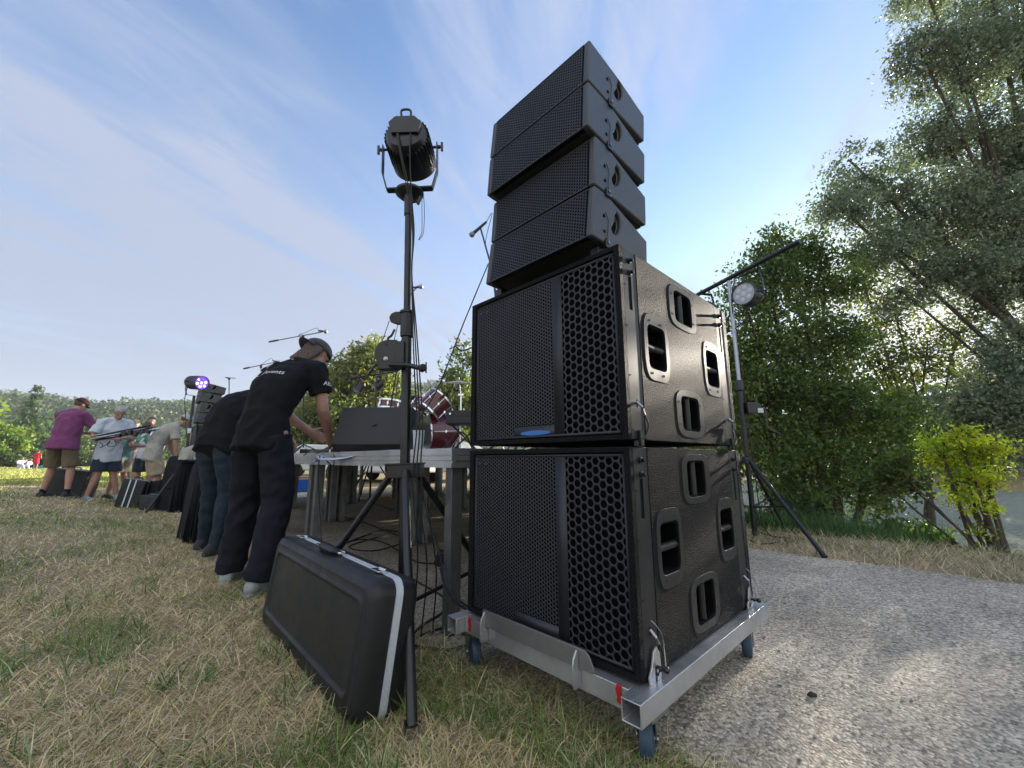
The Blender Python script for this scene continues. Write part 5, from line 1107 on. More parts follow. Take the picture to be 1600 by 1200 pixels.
def cymbal(label, px, py, Y, r, tilt, foot=None):
    c = at(px, py, Y); b = V((c.x + .03, c.y, SZ)); t = thing('cymbal_stand', label, 'cymbal', b)
    ax = V((math.sin(tilt), -.12, math.cos(tilt))).normalized()
    put('cymbal', MB().lathe([(r, -.018), (r * .6, -.006), (r * .2, .004), (r * .14, .018), (.004, .024), (.004, .020), (r * .13, .014), (r * .19, .0), (r * .6, -.010), (r, -.020)], c, ax, 40), M['brass'], t, **W)
    put('pole', MB().cyl(b + V((0, 0, .05)), V((b.x, b.y, c.z - .16)), .011, n=10).cyl(V((b.x, b.y, c.z - .17)), c + ax * .05, .007, n=8), M['chrome'], t, **W)
    put('clamp', MB().box((b.x, b.y, c.z - .165), (.07, .03, .03)), M['chrome'], t, bevel=.004, **W)
    for a in (.3, 2.4, 4.5): put('leg', MB().tube([b + V((0, 0, .22)), b + V((.13 * math.cos(a), .13 * math.sin(a), .12)), b + V((.25 * math.cos(a), .25 * math.sin(a), .012))], .008, 8), M['chrome'], t, **W)
cymbal('bronze cymbal on a chrome stand, right next to the subwoofer edge', 717, 596, DY - .4, .165, .05)
cymbal('bronze cymbal tilted left above the two toms', 655, 610, DY + .3, .21, .30)
def amp(name, label, px, py, Y, w, h, d, rz=0.0, cat='amplifier', face=None):
    c = at(px, py, Y); z = c.z; t = thing(name, label, cat, (c.x, c.y, z), rz)
    put('cabinet', MB().bb((-w / 2, -d / 2, 0), (w / 2, d / 2, h)), M['cab_soft'], t, bevel=.008)
    put('front_cloth', MB().bb((-w / 2 + .02, -d / 2 - .003, .02), (w / 2 - .02, -d / 2 - .001, h - .07)), M['grille'], t)
    put('control_strip', MB().bb((-w / 2 + .02, -d / 2 - .004, h - .06), (w / 2 - .02, -d / 2 - .001, h - .02)), M['blackmetal'], t)
    kn = MB()
    put('corner_knob', MB().lathe([(.012, 0), (.010, .012)], (-w / 2 + .05, -d / 2 - .004, h - .04), (0, -1, 0), 12), M['chrome'], t)
    return t, V((c.x, c.y, z))
a1, p1 = amp('keyboard_amplifier', 'small black amplifier raised on crossed legs right of the drums', 727, 664, 4.6, .40, .15, .30)
for s in (-1, 1): put('stand_leg', MB().cyl(p1 + V((-s * .15, 0, 0)), V((p1.x + s * .17, p1.y, SZ + .01)), .010, n=8), M['blackmetal'], a1, world=True)
a2, p2 = amp('guitar_amplifier', 'grey-fronted guitar amplifier behind the tripod pole at the back of the stage', 646, 711, 6.0, .46, .85, .30, rz=.3)
a2.location.z = SZ
cupc = at(740, 700, 4.2)
wire('stage_cable', 'thick black cable arching over the deck beside the subwoofer', [at(692, 702, 3.6), at(702, 692, 3.6), at(716, 676, 3.6), at(728, 680, 3.6), at(738, 700, 3.6), at(742, 702, 3.6)], .009)
# light bar behind the stage
def light_bar():
    B = at(580, 740, 8.6); B.z = Gz(B.x, B.y); t = thing('lighting_stand', 'thin black T-bar stand with two round lamps behind the stage', 'lighting stand', B)
    zt = at(580, 588, 8.6).z; top = V((B.x, B.y, zt))
    put('pole', MB().cyl(B, top, .02, n=10), M['blackmetal'], t, **W)
    l, r = at(540, 592, 8.3), at(622, 580, 8.9); put('crossbar', MB().cyl(l, r, .02, n=10), M['blackmetal'], t, **W)
    for a in (.5, 2.6, 4.7): put('leg', MB().cyl(B + V((0, 0, .9)), V((B.x + .6 * math.cos(a), B.y + .6 * math.sin(a), Gz(B.x, B.y) + .01)), .014, n=8), M['blackmetal'], t, **W)
    par_light('stage_light', 'left one of two round lamps on the T-bar behind the stage', at(561, 606, 8.4), V((-.35, -.35, -.85)), V((0, .1, .18)), size=.105, length=.20)
    par_light('stage_light', 'right one of two round lamps on the T-bar behind the stage', at(591, 602, 8.7), V((-.65, -.35, -.65)), V((0, .1, .18)), size=.105, length=.20)
light_bar()
# ------------------------------------------------------------------ far loudspeaker stack and what stands round it
FO = WL * 9.55
fg = 'speakers of the far stack'
for i, a in enumerate(arr):
    dup(a, V((P0.x, P0.y, a.location.z)) + FO, -TH, ['topmost speaker of the distant line array beyond the technicians', 'second speaker from the top of the distant line array', 'third speaker from the top of the distant line array', 'lowest speaker of the distant line array'][i], fg)
dup(sub_low, V((P0.x, P0.y, .206)) + FO, -TH, 'lower distant subwoofer, behind the black drapes', fg); dup(sub_top, V((P0.x, P0.y, .206 + SH + .0206)) + FO, -TH, 'upper distant subwoofer under the far line array', fg)
dup(dolly, V((P0.x, P0.y, 0)) + FO, -TH, 'distant wheeled dolly under the far speaker stack')
def left_stand():
    B = at(281, 780, 6.7); B.z = Gz(B.x, B.y); t = thing('lighting_stand', 'black tripod stand carrying the violet light, beside the far speakers', 'lighting stand', B)
    top = at(291, 619, 6.7); top.x = B.x; top.y = B.y
    put('pole', MB().cyl(B + V((0, 0, .1)), top, .021, n=12), M['blackmetal'], t, **W)
    put('collar', MB().lathe([(.03, 0), (.04, .01), (.04, .08), (.03, .09)], B + V((0, 0, .92)), n=12), M['blackmetal'], t, **W)
    put('tape_band', MB().lathe([(.0215, 0), (.023, .002), (.023, .08), (.0215, .082)], B + V((0, 0, 1.22)), n=12), M['cup'], t, **W)
    for f in (at(229, 790, 6.3), at(262, 770, 7.6), at(320, 790, 6.9)):
        e = V((f.x, f.y, Gz(f.x, f.y) + .02)); put('leg', MB().cyl(B + V((0, 0, .80)), e, .017, n=8), M['blackmetal'], t, **W)
        put('brace', MB().cyl(B + V((0, 0, .30)), lerp(B + V((0, 0, .80)), e, .55), .009, n=6), M['blackmetal'], t, **W)
    c = at(292, 598, 6.7); lt = par_light('stage_light', 'lit stage light with seven violet lamps, left of the far line array', V((B.x, B.y, c.z)), V((.93, -.40, -.10)), V((0, 0, -.22)), size=.115, length=.34, lit=True)
    wire('light_cable', 'thin cable hanging beside the pole of the violet light', [V((B.x - .12, B.y, c.z)), V((B.x - .15, B.y, c.z - .25)), V((B.x - .10, B.y, c.z - .55)), V((B.x - .03, B.y, c.z - .9))], .006)
left_stand()
def draped(name, label, px, Y, w, d, h, rz, m='drape', seed=1):
    p = at(px, 760, Y); z = Gz(p.x, p.y); n = 44; mb = MB(); rings = []
    for q in (0, .12, .35, .6, .85, .96, 1.0):
        ring = []
        for k in range(n * 2):
            a = 2 * PI * k / (n * 2); cx_ = math.copysign(abs(math.cos(a)) ** .35, math.cos(a)); sy_ = math.copysign(abs(math.sin(a)) ** .35, math.sin(a))
            g = 1 + (1 - q) * (.10 + .07 * math.sin(k * 1.1 + seed) + .05 * math.sin(k * 2.7 + seed * 2))
            if q > .9: g *= .97 if q < 1 else .9
            ring.append(V((cx_ * w / 2 * g * (1 + .10 * noise.noise(V((cx_, sy_, q * 2 + seed)))), sy_ * d / 2 * g, h * q * (1 - .16 * cx_ * math.cos(seed)) + .06 * noise.noise(V((cx_ * 2, sy_ * 2, seed))) * q)))
        rings.append(ring)
    mb.loft(rings); o = put(name, mb, M[m], ang=80); o.location = (p.x, p.y, z); o.rotation_euler = (0, 0, rz); return tag(o, label, 'draped case')
draped('draped_case', 'tall case under a black cloth at the foot of the far speakers', 300, 6.9, .75, .6, .78, -.6)
draped('draped_case', 'low case under dark cloth left of the far stand legs', 262, 7.4, .6, .5, .42, -.4, seed=4)
draped('draped_case', 'dark cloth-covered case behind the jeans of the bent technician', 345, 4.5, .55, .5, .72, -.8, seed=7)
draped('equipment_cover', 'pale grey cover sheet slung over gear beside the far speakers', 303, 6.6, .45, .35, .18, -.6, 'linen', 9).location.z += .80
def suitcase(name, label, px, py, Y, w, d, h, tilt, rz, straps=True):
    p = at(px, py, Y); z = Gz(p.x, p.y); t = thing(name, label, 'case', (p.x, p.y, z), rz); R = Matrix.Rotation(tilt, 4, 'Y')
    m = MB().bb((-w / 2, -d / 2, 0), (w / 2, d / 2, h)); m.v = [tuple(R @ V(v)) for v in m.v]; put('shell', m, M['case'], t, bevel=.02)
    e = MB().bb((-w / 2 - .004, -.012, .01), (w / 2 + .004, .012, h + .004)); e.v = [tuple(R @ V(v)) for v in e.v]; put('trim', e, M['alu'], t)
    if straps:
        for x in (-.06, .02):
            e = MB().bb((x, -d / 2 - .006, .01), (x + .018, -d / 2 - .001, h)); e.v = [tuple(R @ V(v)) for v in e.v]; put('strap', e, M['cup'], t)
    hd_ = MB().tube(smooth_pts([R @ V((-.06, 0, h)), R @ V((-.05, 0, h + .035)), R @ V((.05, 0, h + .035)), R @ V((.06, 0, h))]), .009, 8); put('handle', hd_, M['cable'], t); return t
suitcase('instrument_case', 'upright black case with two pale straps, standing on the lawn right of the musicians', 203, 782, 7.1, .34, .20, .46, .16, .25)
suitcase('instrument_case', 'large black case lying behind the legs of the man in purple', 107, 775, 7.9, .62, .35, .50, .12, .2, straps=False)
suitcase('equipment_case', 'dark flight case left of the far stand, among cables', 246, 780, 6.9, .42, .30, .24, .0, -.4, straps=False)
# bundle of folded music stands held by the group
def bundle():
    a, b = at(146, 684, 7.45), at(238, 672, 7.45); t = thing('music_stand_bundle', 'bundle of folded black music stands held level between the musicians', 'music stands', at(190, 680, 7.45))
    for k in range(9):
        o = V((0, RNG.uniform(-.05, .05), RNG.uniform(-.05, .06))); o2 = V((RNG.uniform(-.15, .1), RNG.uniform(-.06, .06), RNG.uniform(-.03, .10)))
        put('tube', MB().cyl(a + o, b + o2, RNG.uniform(.008, .016), n=8), M['blackmetal' if k % 3 else 'steel'], t, **W)
    for k in range(6):
        c = lerp(a, b, .45 + .1 * k) + V((0, -.03, RNG.uniform(-.04, .06))); put('clamp', MB().box(c, (.09, .05, .06), Matrix.Rotation(k * .7, 3, 'Y')), M['blackmetal'], t, bevel=.006, **W)
    pts = [lerp(a, b, .2 + .35 * q) + V((.05 * math.sin(q * 19), -.10, -.10 - .12 * abs(math.sin(q * 7)))) for q in np.linspace(0, 1, 14)]
    put('cable', MB().tube(smooth_pts(pts), .006, 6), M['cable'], t, **W)
bundle()
# cord lying on the lawn, cables on the path and under the stage
g = lambda px, py, dz=.012: (lambda p: V((p.x, p.y, Gz(p.x, p.y) + dz)))(atz(px, py, 0))
cp = [g(-120, 771, .03), g(0, 775, .03), g(60, 777, .03), g(130, 779, .03), g(200, 782, .03), g(260, 785, .03), g(300, 788, .02)]
o = wire('cord', 'pale cord stretched low across the lawn in front of the musicians', cp, .012, m='linen', cat='cord')
cabs = [[(640, 905), (700, 945), (655, 985), (640, 1010), (700, 1020), (735, 1005), (700, 985), (650, 1000)], [(735, 955), (700, 925), (692, 885), (650, 880), (600, 850), (560, 845), (520, 858)], [(500, 800), (560, 815), (620, 838), (665, 850)],
        [(540, 850), (600, 830), (640, 842), (590, 862), (545, 856), (600, 838)], [(1178, 830), (1200, 838), (1230, 845), (1190, 852), (1170, 845)], [(620, 800), (560, 780), (520, 775)]]
cl = ['black cable coiled in the grass between tripod foot and dolly', 'black cable running from the subwoofer back under the stage', 'cable lying straight across the path under the stage', 'small loop of cable on the path under the stage', 'black cable at the foot of the right-hand stand', 'cable on the path at the far side under the stage']
for c, l in zip(cabs, cl): wire('floor_cable', l, [g(*p) for p in c], .006)
wire('power_cable', 'black cable looping down from the stage leg to the subwoofer dolly', [at(672, 750, 2.2), at(668, 800, 2.15), at(688, 868, 2.05), at(692, 905, 1.98), at(706, 935, 1.90), at(728, 952, 1.82)], .0055)
pl = thing('power_adapter', 'black power plug block hanging beside the near stage leg', 'power plug', at(688, 880, 2.1))
put('block', MB().box(at(688, 872, 2.1), (.045, .05, .07), Matrix.Rotation(.3, 3, 'Y')), M['cable'], pl, bevel=.008, **W); put('strain_relief', MB().cyl(at(690, 888, 2.1), at(692, 905, 2.08), .011, .006), M['cable'], pl, **W)
st = thing('dark_stone', 'small dark stone on the path right of the dolly', 'stone', g(1270, 1090, 0))
sm_ = MB().ball((0, 0, .008), (.017, .012, .011), 10, 7); sm_.v = [tuple(V(v) * (1 + .25 * noise.noise(V(v) * 80))) for v in sm_.v]; put('rock', sm_, M['cable'], st)
def leaflet(px, py, a, L_, label, m='leafy'):
    p = g(px, py, .008); d = V((math.cos(a), math.sin(a), 0)); s = V((-d.y, d.x, 0))
    vs = [p - d * L_ / 2, p + s * L_ * .09 + V((0, 0, .004)), p + d * L_ / 2 + V((0, 0, .003)), p - s * L_ * .09 + V((0, 0, .002))]
    o = put('fallen_leaf', MB().add(vs, [(0, 1, 2, 3)]), M[m]); tag(o, label, 'leaf')
M['leafy'] = mat('dry_leaf', (.45, .43, .30), .7)
leaflet(1190, 1183, .5, .035, 'pale dry leaf lying on the path near the bottom edge'); leaflet(1350, 1140, -.1, .04, 'thin straw on the path below the dark stone'); leaflet(1572, 1108, .6, .03, 'pale green leaf on the path at the right edge')
# ------------------------------------------------------------------ trees and far country
def leaf_quads(c, size, up=.35, elong=1.9, rng=RNG):
    """c: Nx3 centres -> bent leaf quads"""
    n = len(c); d = rng.normal(size=(n, 3)); d[:, 2] -= .35; d /= np.linalg.norm(d, axis=1)[:, None]
    e = rng.normal(size=(n, 3)); e -= d * (e * d).sum(1)[:, None]; e /= np.linalg.norm(e, axis=1)[:, None]
    s = (size * rng.uniform(.65, 1.35, n))[:, None]; nn = np.cross(d, e)
    a = c - d * s * .5 * elong / 1.4; b = c + e * s * .36 + nn * s * .10; f = c + d * s * .5 * elong / 1.4; g_ = c - e * s * .36 + nn * s * .10
    return np.stack([a, b, f, g_], 1).reshape(-1, 3)
def crown(lobes, n_clump, per, size, clump_r, rng, shell=.55, dens=None):
    """lobes: (centre, radius, squash); leaves sit in small clumps spread through each lobe, more near its skin"""
    cc = []; vol = np.array([l[1] ** 2.3 for l in lobes]); vol /= vol.sum(); tips = []
    for (c, r, sq), v in zip(lobes, vol):
        m = max(3, int(n_clump * v)); d = rng.normal(size=(m, 3)); d /= np.linalg.norm(d, axis=1)[:, None]
        q = rng.uniform(shell ** 3, 1, m) ** (1 / 3) * r * rng.uniform(.8, 1.12, m); p = np.array(c) + d * q[:, None] * np.array([1, 1, sq]); tips.append(p)
    tips = np.concatenate(tips); k = (per * rng.uniform(.35, 1.7, len(tips))).astype(int)
    idx = np.repeat(np.arange(len(tips)), k); cr = (clump_r * rng.uniform(.6, 1.5, len(tips)))[idx]
    c = tips[idx] + rng.normal(size=(len(idx), 3)) * cr[:, None] * np.array([.62, .62, .48])
    return tips, c, idx
def tree(name, label, base, lobes, n_clump=260, per=60, size=.07, clump_r=.32, col=(.05, .09, .03), var=.5, trunk_r=.16, fork=.35, seed=1, group=None, leafm='leaf', lean=None, trunks=1, yellow=.3, shell=.5, cat='tree', limb=True, twigs=80):
    rng = np.random.default_rng(seed); base = V(base); t = thing(name, label, cat, base, 0, group)
    tips, c, idx = crown(lobes, n_clump, per, size, clump_r, rng, shell)
    gz = G(c[:, 0], c[:, 1]); c[:, 2] = np.maximum(c[:, 2], gz + .03)
    co = leaf_quads(c, np.full(len(c), size), rng=rng); n = len(c)
    tone = (rng.uniform(1 - var, 1 + var, len(tips)))[idx] * rng.uniform(.7, 1.35, n); cols = np.array(col) * tone[:, None]
    ylw = (rng.uniform(0, 1, len(tips)) ** 2)[idx] * yellow; cols[:, 0] *= 1 + ylw * 1.3; cols[:, 1] *= 1 + ylw * .5
    me = raw_mesh('crown', co, np.arange(4 * n), 4, M[leafm], np.repeat(cols, 4, 0)); me.transform(Matrix.Translation(-base)); put('crown', me, None, t)
    # trunk and limbs: to every lobe a limb, from the limb to some clumps a twig
    cen = sum((V(l[0]) for l in lobes), V()) / len(lobes); tb = MB(); H = max(l[0][2] for l in lobes) - base.z
    roots = [base + V((rng.uniform(-.3, .3), rng.uniform(-.2, .2), -.1)) * (trunks > 1) for _ in range(trunks)]
    rs = V((0, 0, 0))
    for i, (lc, r, sq) in enumerate(lobes):
        lc = V(lc); rt = roots[i % trunks]; f = rt.lerp(V((cen.x, cen.y, base.z + H * fork)), .55) if trunks == 1 else rt + (lc - rt) * .25
        f.z = base.z + H * fork * (.5 + .5 * rng.uniform()) if trunks == 1 else f.z
        if limb:
            m1 = f.lerp(lc, .5) + V((rng.uniform(-.1, .1) * r, rng.uniform(-.1, .1) * r, .12 * r)); rr = trunk_r * (.42 * min(1, r / 1.0) if trunks == 1 else .42)
            pts = smooth_pts([f, m1, lc + V((0, 0, r * .2)), lc + (lc - f).normalized() * r * .6], 5); tb.tube(pts, list(np.linspace(rr, .008, len(pts))), 7)
        rt2 = rt + V((0, 0, -.15)); pts = smooth_pts([rt2, rt2.lerp(f, .5) + V((rng.uniform(-.08, .08), rng.uniform(-.08, .08), 0)) * H * .2, f], 5)
        if i < max(3, trunks): tb.tube(pts, list(np.linspace(trunk_r, trunk_r * .5, len(pts))), 10)
    sel = rng.choice(len(tips), min(len(tips), twigs), replace=False); lcs = [V(l[0]) for l in lobes]
    for s_ in sel:
        p = V(tips[s_]); l = min(lcs, key=lambda q: (q - p).length); m_ = l.lerp(p, .5) + V((0, 0, rng.uniform(0, .15)))
        tb.tube([l, m_, p], [.018 * (trunk_r / .16) ** .5, .011, .005], 5)
    put('trunk', tb, M['trunk'], t, **W); return t
def lobes_px(L_): return [(tuple(at(px, py, Y)), r, sq) for px, py, Y, r, sq in L_]
def gp(px, Y, dz=0): p = at(px, 700, Y); return (p.x, p.y, Gz(p.x, p.y) + dz)
# big willow on the right, trunk just outside the picture
big = lobes_px([(1600, 540, 9.0, .9, .6), (1540, 480, 9.6, .55, .5), (1420, 470, 9.4, .55, .4), (1545, 700, 8.4, .6, .6), (1610, 590, 8.6, 1.0, .7), (1500, 95, 9.2, 1.35, .8), (1440, 90, 9.0, .75, .8), (1590, 60, 9.5, 1.6, .9), (1470, 215, 9.6, 1.0, .7), (1570, 235, 10, 1.5, .8), (1345, 275, 9.3, .85, .7), (1310, 330, 9.0, .75, .6), (1420, 320, 9.5, 1.1, .7), (1385, 390, 9.2, .9, .5),
    (1520, 350, 9.6, 1.5, .7), (1480, 425, 9.0, 1.0, .45), (1590, 425, 9.3, 1.2, .6), (1660, 300, 10, 2.0, 1), (1740, 470, 9.5, 1.5, 1), (1575, 640, 8.6, .85, .6), (1630, 650, 8.3, 1.3, .9), (1500, 640, 8.8, .7, .6), (1590, 700, 8.0, .55, .6), (1750, 150, 10, 2.2, 1), (1540, -60, 9.5, 1.7, .9), (1445, -20, 9.2, .8, .9)])
tree('willow_tree', 'huge grey-green willow filling the upper right, its limbs reaching left', gp(1800, 10.4), big, n_clump=2600, per=84, size=.064, clump_r=.27, col=(.155, .20, .145), var=.35, trunk_r=.20, fork=.30, seed=3, yellow=.15, twigs=300, shell=.2, leafm='leaf_grey')
mid = lobes_px([(1200, 420, 8.2, .75, 1), (1165, 480, 8.0, .55, 1), (1240, 400, 8.4, .75, .9), (1290, 440, 8.4, .8, .9), (1215, 510, 8.2, .9, .9), (1290, 540, 8.5, .85, .8), (1190, 590, 8.0, .8, .9), (1260, 620, 8.2, .95, .8), (1330, 640, 8.5, .9, .7),
    (1205, 690, 8.0, .8, .8), (1290, 720, 8.2, .9, .7), (1370, 720, 8.4, .75, .6), (1150, 560, 8.4, .7, 1), (1235, 770, 8.0, .6, .6), (1345, 775, 8.3, .55, .6), (1120, 640, 8.6, .9, 1), (1400, 660, 8.8, .7, .7), (1085, 540, 9.0, .9, 1)])
tree('alder_tree', 'dense dark green alder behind the right-hand tripod stand', gp(1265, 8.5), mid, n_clump=1050, per=62, size=.060, clump_r=.24, col=(.062, .105, .032), var=.55, trunk_r=.13, fork=.25, seed=5, yellow=.6, trunks=3, twigs=200, shell=.3)
ys = lobes_px([(1500, 690, 5.4, .24, .8), (1535, 712, 5.4, .24, .8), (1475, 715, 5.5, .20, .7), (1512, 755, 5.4, .21, .8), (1545, 745, 5.3, .14, .9), (1530, 792, 5.3, .13, .8), (1552, 700, 5.4, .16, .8), (1490, 775, 5.4, .12, .8), (1455, 690, 5.7, .14, .8), (1535, 828, 5.2, .09, .8)])
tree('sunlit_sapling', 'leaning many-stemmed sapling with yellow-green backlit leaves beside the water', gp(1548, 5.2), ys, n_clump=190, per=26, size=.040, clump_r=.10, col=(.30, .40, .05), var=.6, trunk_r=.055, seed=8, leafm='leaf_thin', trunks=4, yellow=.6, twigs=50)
tree('leaning_sapling', 'bare leaning sapling stems left of the yellow-green one', gp(1500, 5.3), lobes_px([(1400, 735, 5.9, .22, .8), (1425, 765, 5.8, .16, .8), (1385, 760, 6.0, .2, .8)]), n_clump=40, per=26, size=.05, clump_r=.12, col=(.06, .09, .02), trunk_r=.035, seed=9, trunks=3, twigs=16)
tree('birch_tree', 'sparse small-leaved tree filling the bright gap between alder and willow', gp(1430, 11.5), lobes_px([(1350, 450, 11.5, 1.0, .8), (1400, 500, 11.5, 1.0, .8), (1450, 560, 11.5, 1.0, .7), (1380, 580, 11.3, 1.0, .8), (1500, 520, 12, .9, .5), (1340, 540, 11.3, .9, .8), (1520, 585, 11.5, .8, .5)]), n_clump=300, per=30, size=.075, clump_r=.30, col=(.10, .13, .04), trunk_r=.10, seed=31, yellow=.8, twigs=140, shell=.1)
def bush(label, px, py, Y, r, col, seed, n=60, per=46, size=.06, yellow=.4, leafm='leaf', name='bush'):
    b = gp(px, Y); L_ = [((b[0], b[1], b[2] + r * .55), r, .75), ((b[0] - r * .6, b[1], b[2] + r * .4), r * .7, .8), ((b[0] + r * .6, b[1] + .1, b[2] + r * .35), r * .65, .8)]
    return tree(name, label, b, L_, n_clump=n, per=per, size=size, clump_r=r * .28, col=col, trunk_r=.02, seed=seed, yellow=yellow, cat='bush', twigs=20, leafm=leafm, limb=True)
bush('low green bush at the verge below the leaning stems', 1395, 830, 6.0, .42, (.06, .11, .02), 11, n=80)
bush('small bright green bush on the bank left of the sapling foot', 1450, 838, 5.9, .22, (.12, .17, .02), 12, n=40, leafm='leaf_thin')
bush('green bush at the water edge by the right border of the photo', 1610, 845, 5.8, .34, (.05, .09, .02), 13)
bush('dark undergrowth bush between right-hand tripod and alder', 1230, 815, 6.8, .55, (.03, .06, .02), 14, n=90)
bush('dark undergrowth bush below the alder, left of the green verge bush', 1325, 815, 6.9, .6, (.032, .062, .02), 15, n=90)
# trees beyond the stage
bs = lobes_px([(560, 585, 22, 1.5, .9), (530, 620, 22, 1.6, .9), (590, 610, 23, 1.6, .9), (510, 660, 21, 1.6, .9), (560, 660, 22, 1.8, .8), (610, 660, 23, 1.6, .8), (585, 560, 22, 1.1, .9), (645, 650, 24, 1.5, .8), (480, 680, 21, 1.2, .8)])
tree('poplar_tree', 'broad pale green tree beyond the stage, behind the floor monitor', gp(565, 22), bs, n_clump=760, per=60, size=.15, clump_r=.5, col=(.16, .20, .08), var=.4, trunk_r=.22, seed=21, yellow=.7, twigs=120)
tree('young_tree', 'slim airy tree beyond the drums, just left of the subwoofers', gp(722, 20), lobes_px([(722, 575, 20, .8, 1.2), (715, 610, 20, 1.1, 1), (728, 650, 20, 1.3, .9), (705, 660, 20.5, 1.1, .8), (725, 545, 20, .45, 1.2)]), n_clump=150, per=30, size=.16, clump_r=.35, col=(.09, .13, .045), seed=22, yellow=.6, twigs=80)
tree('hedge_tree', 'low leafy tree behind the drum kit', gp(672, 26), lobes_px([(650, 640, 26, 1.6, .9), (690, 650, 26, 1.7, .8), (670, 680, 26, 1.8, .7)]), n_clump=170, per=40, size=.22, clump_r=.5, col=(.075, .115, .035), seed=23)
tree('added_shade_tree', 'low leafy tree added for shade on the river side, hidden behind subwoofers and alder', gp(1100, 12), lobes_px([(1050, 600, 12, 1.4, .9), (1120, 600, 12, 1.5, .9), (1180, 640, 12.5, 1.5, .9), (1000, 640, 13, 1.4, .9), (1100, 690, 12, 1.2, .8), (1180, 710, 12, 1.2, .8), (1030, 700, 12.5, 1.2, .8), (950, 690, 13, 1.2, .8), (880, 690, 14, 1.3, .8)]), n_clump=380, per=44, size=.12, clump_r=.42, col=(.05, .085, .03), seed=25)  # hidden tree added to keep the low sun from under the stage
tree('added_shade_tree', 'round tree added for shade on the river side, hidden behind the subwoofers', gp(930, 15), lobes_px([(900, 560, 15, 1.8, .9), (960, 600, 15, 2.0, .9), (840, 600, 16, 1.6, .9), (1030, 580, 14, 1.6, .9), (930, 660, 15, 2.0, .8)]), n_clump=320, per=36, size=.15, clump_r=.45, col=(.05, .085, .03), seed=24)  # unseen tree added to throw shade across stage and lawn
# trees and bushes edging the meadow on the left
mt = [(-60, 45, 22, 7.0, (.12, .20, .03), 'bright green broadleaf tree at the left edge of the meadow'), (12, 46, 8, 4.6, (.13, .21, .03), 'bright yellow-green tree at the far left edge of the picture'), (75, 62, 0, 4.5, (.075, .13, .035), 'rounded green tree behind the picnic group'),
      (110, 66, 0, 5.0, (.08, .12, .035), 'wide green tree above the head of the man in purple'), (20, 70, 0, 6.0, (.07, .12, .035), 'tall mixed green tree left of the conifer'), (150, 70, 0, 4.2, (.06, .11, .035), 'mid green tree between purple shirt and grey hair'),
      (190, 74, 0, 4.2, (.055, .10, .035), 'dark green tree behind the grey-haired man'), (225, 72, 0, 3.6, (.07, .12, .03), 'green tree behind the man in the flat cap'), (243, 50, 0, 2.1, (.12, .18, .03), 'small yellow-green tree behind the linen shirt'), (270, 76, 0, 4.2, (.055, .10, .035), 'dark tree right of the beige cap')]
for k, (px, Y, _, h, c, l) in enumerate(mt):
    b = gp(px, Y); rr = h * .36
    L_ = [((b[0] + RNG.uniform(-.3, .3) * h * .6, b[1] + RNG.uniform(-.2, .2) * h, b[2] + h * q), rr * w, .9) for q, w in ((.28, 1.0), (.35, 1.1), (.5, 1.1), (.62, .95), (.78, .75), (.88, .5))]
    tree('meadow_tree', l, b, L_, n_clump=110, per=34, size=.34 * h / 5, clump_r=.11 * h, col=c, var=.5, trunk_r=.15, seed=40 + k, yellow=.5, twigs=10, group='trees edging the meadow')
b = gp(40, 62); tree('conifer_tree', 'tall narrow conifer rising above the meadow trees at left', b, [((b[0], b[1], b[2] + h), r, .9) for h, r in ((1.5, 2.1), (3, 1.9), (4.5, 1.6), (6, 1.3), (7.5, 1.0), (9, .75), (10.3, .5), (11.3, .3))], n_clump=200, per=34, size=.34, clump_r=.5, col=(.05, .095, .04), trunk_r=.2, seed=60, twigs=10)
for k, (px, Y, r) in enumerate(((-40, 44, 1.5), (20, 43, 1.3), (58, 46, 1.4), (98, 46, 1.4), (135, 48, 1.3))):
    bush(['clipped bush at the meadow edge outside left', 'olive bush behind the seated picnic group', 'olive bush directly behind the red dress', 'olive bush behind the purple shirt', 'olive bush right of the purple shirt'][k], px, 720, Y, r, (.055, .085, .025), 70 + k, n=50, per=40, size=.22)
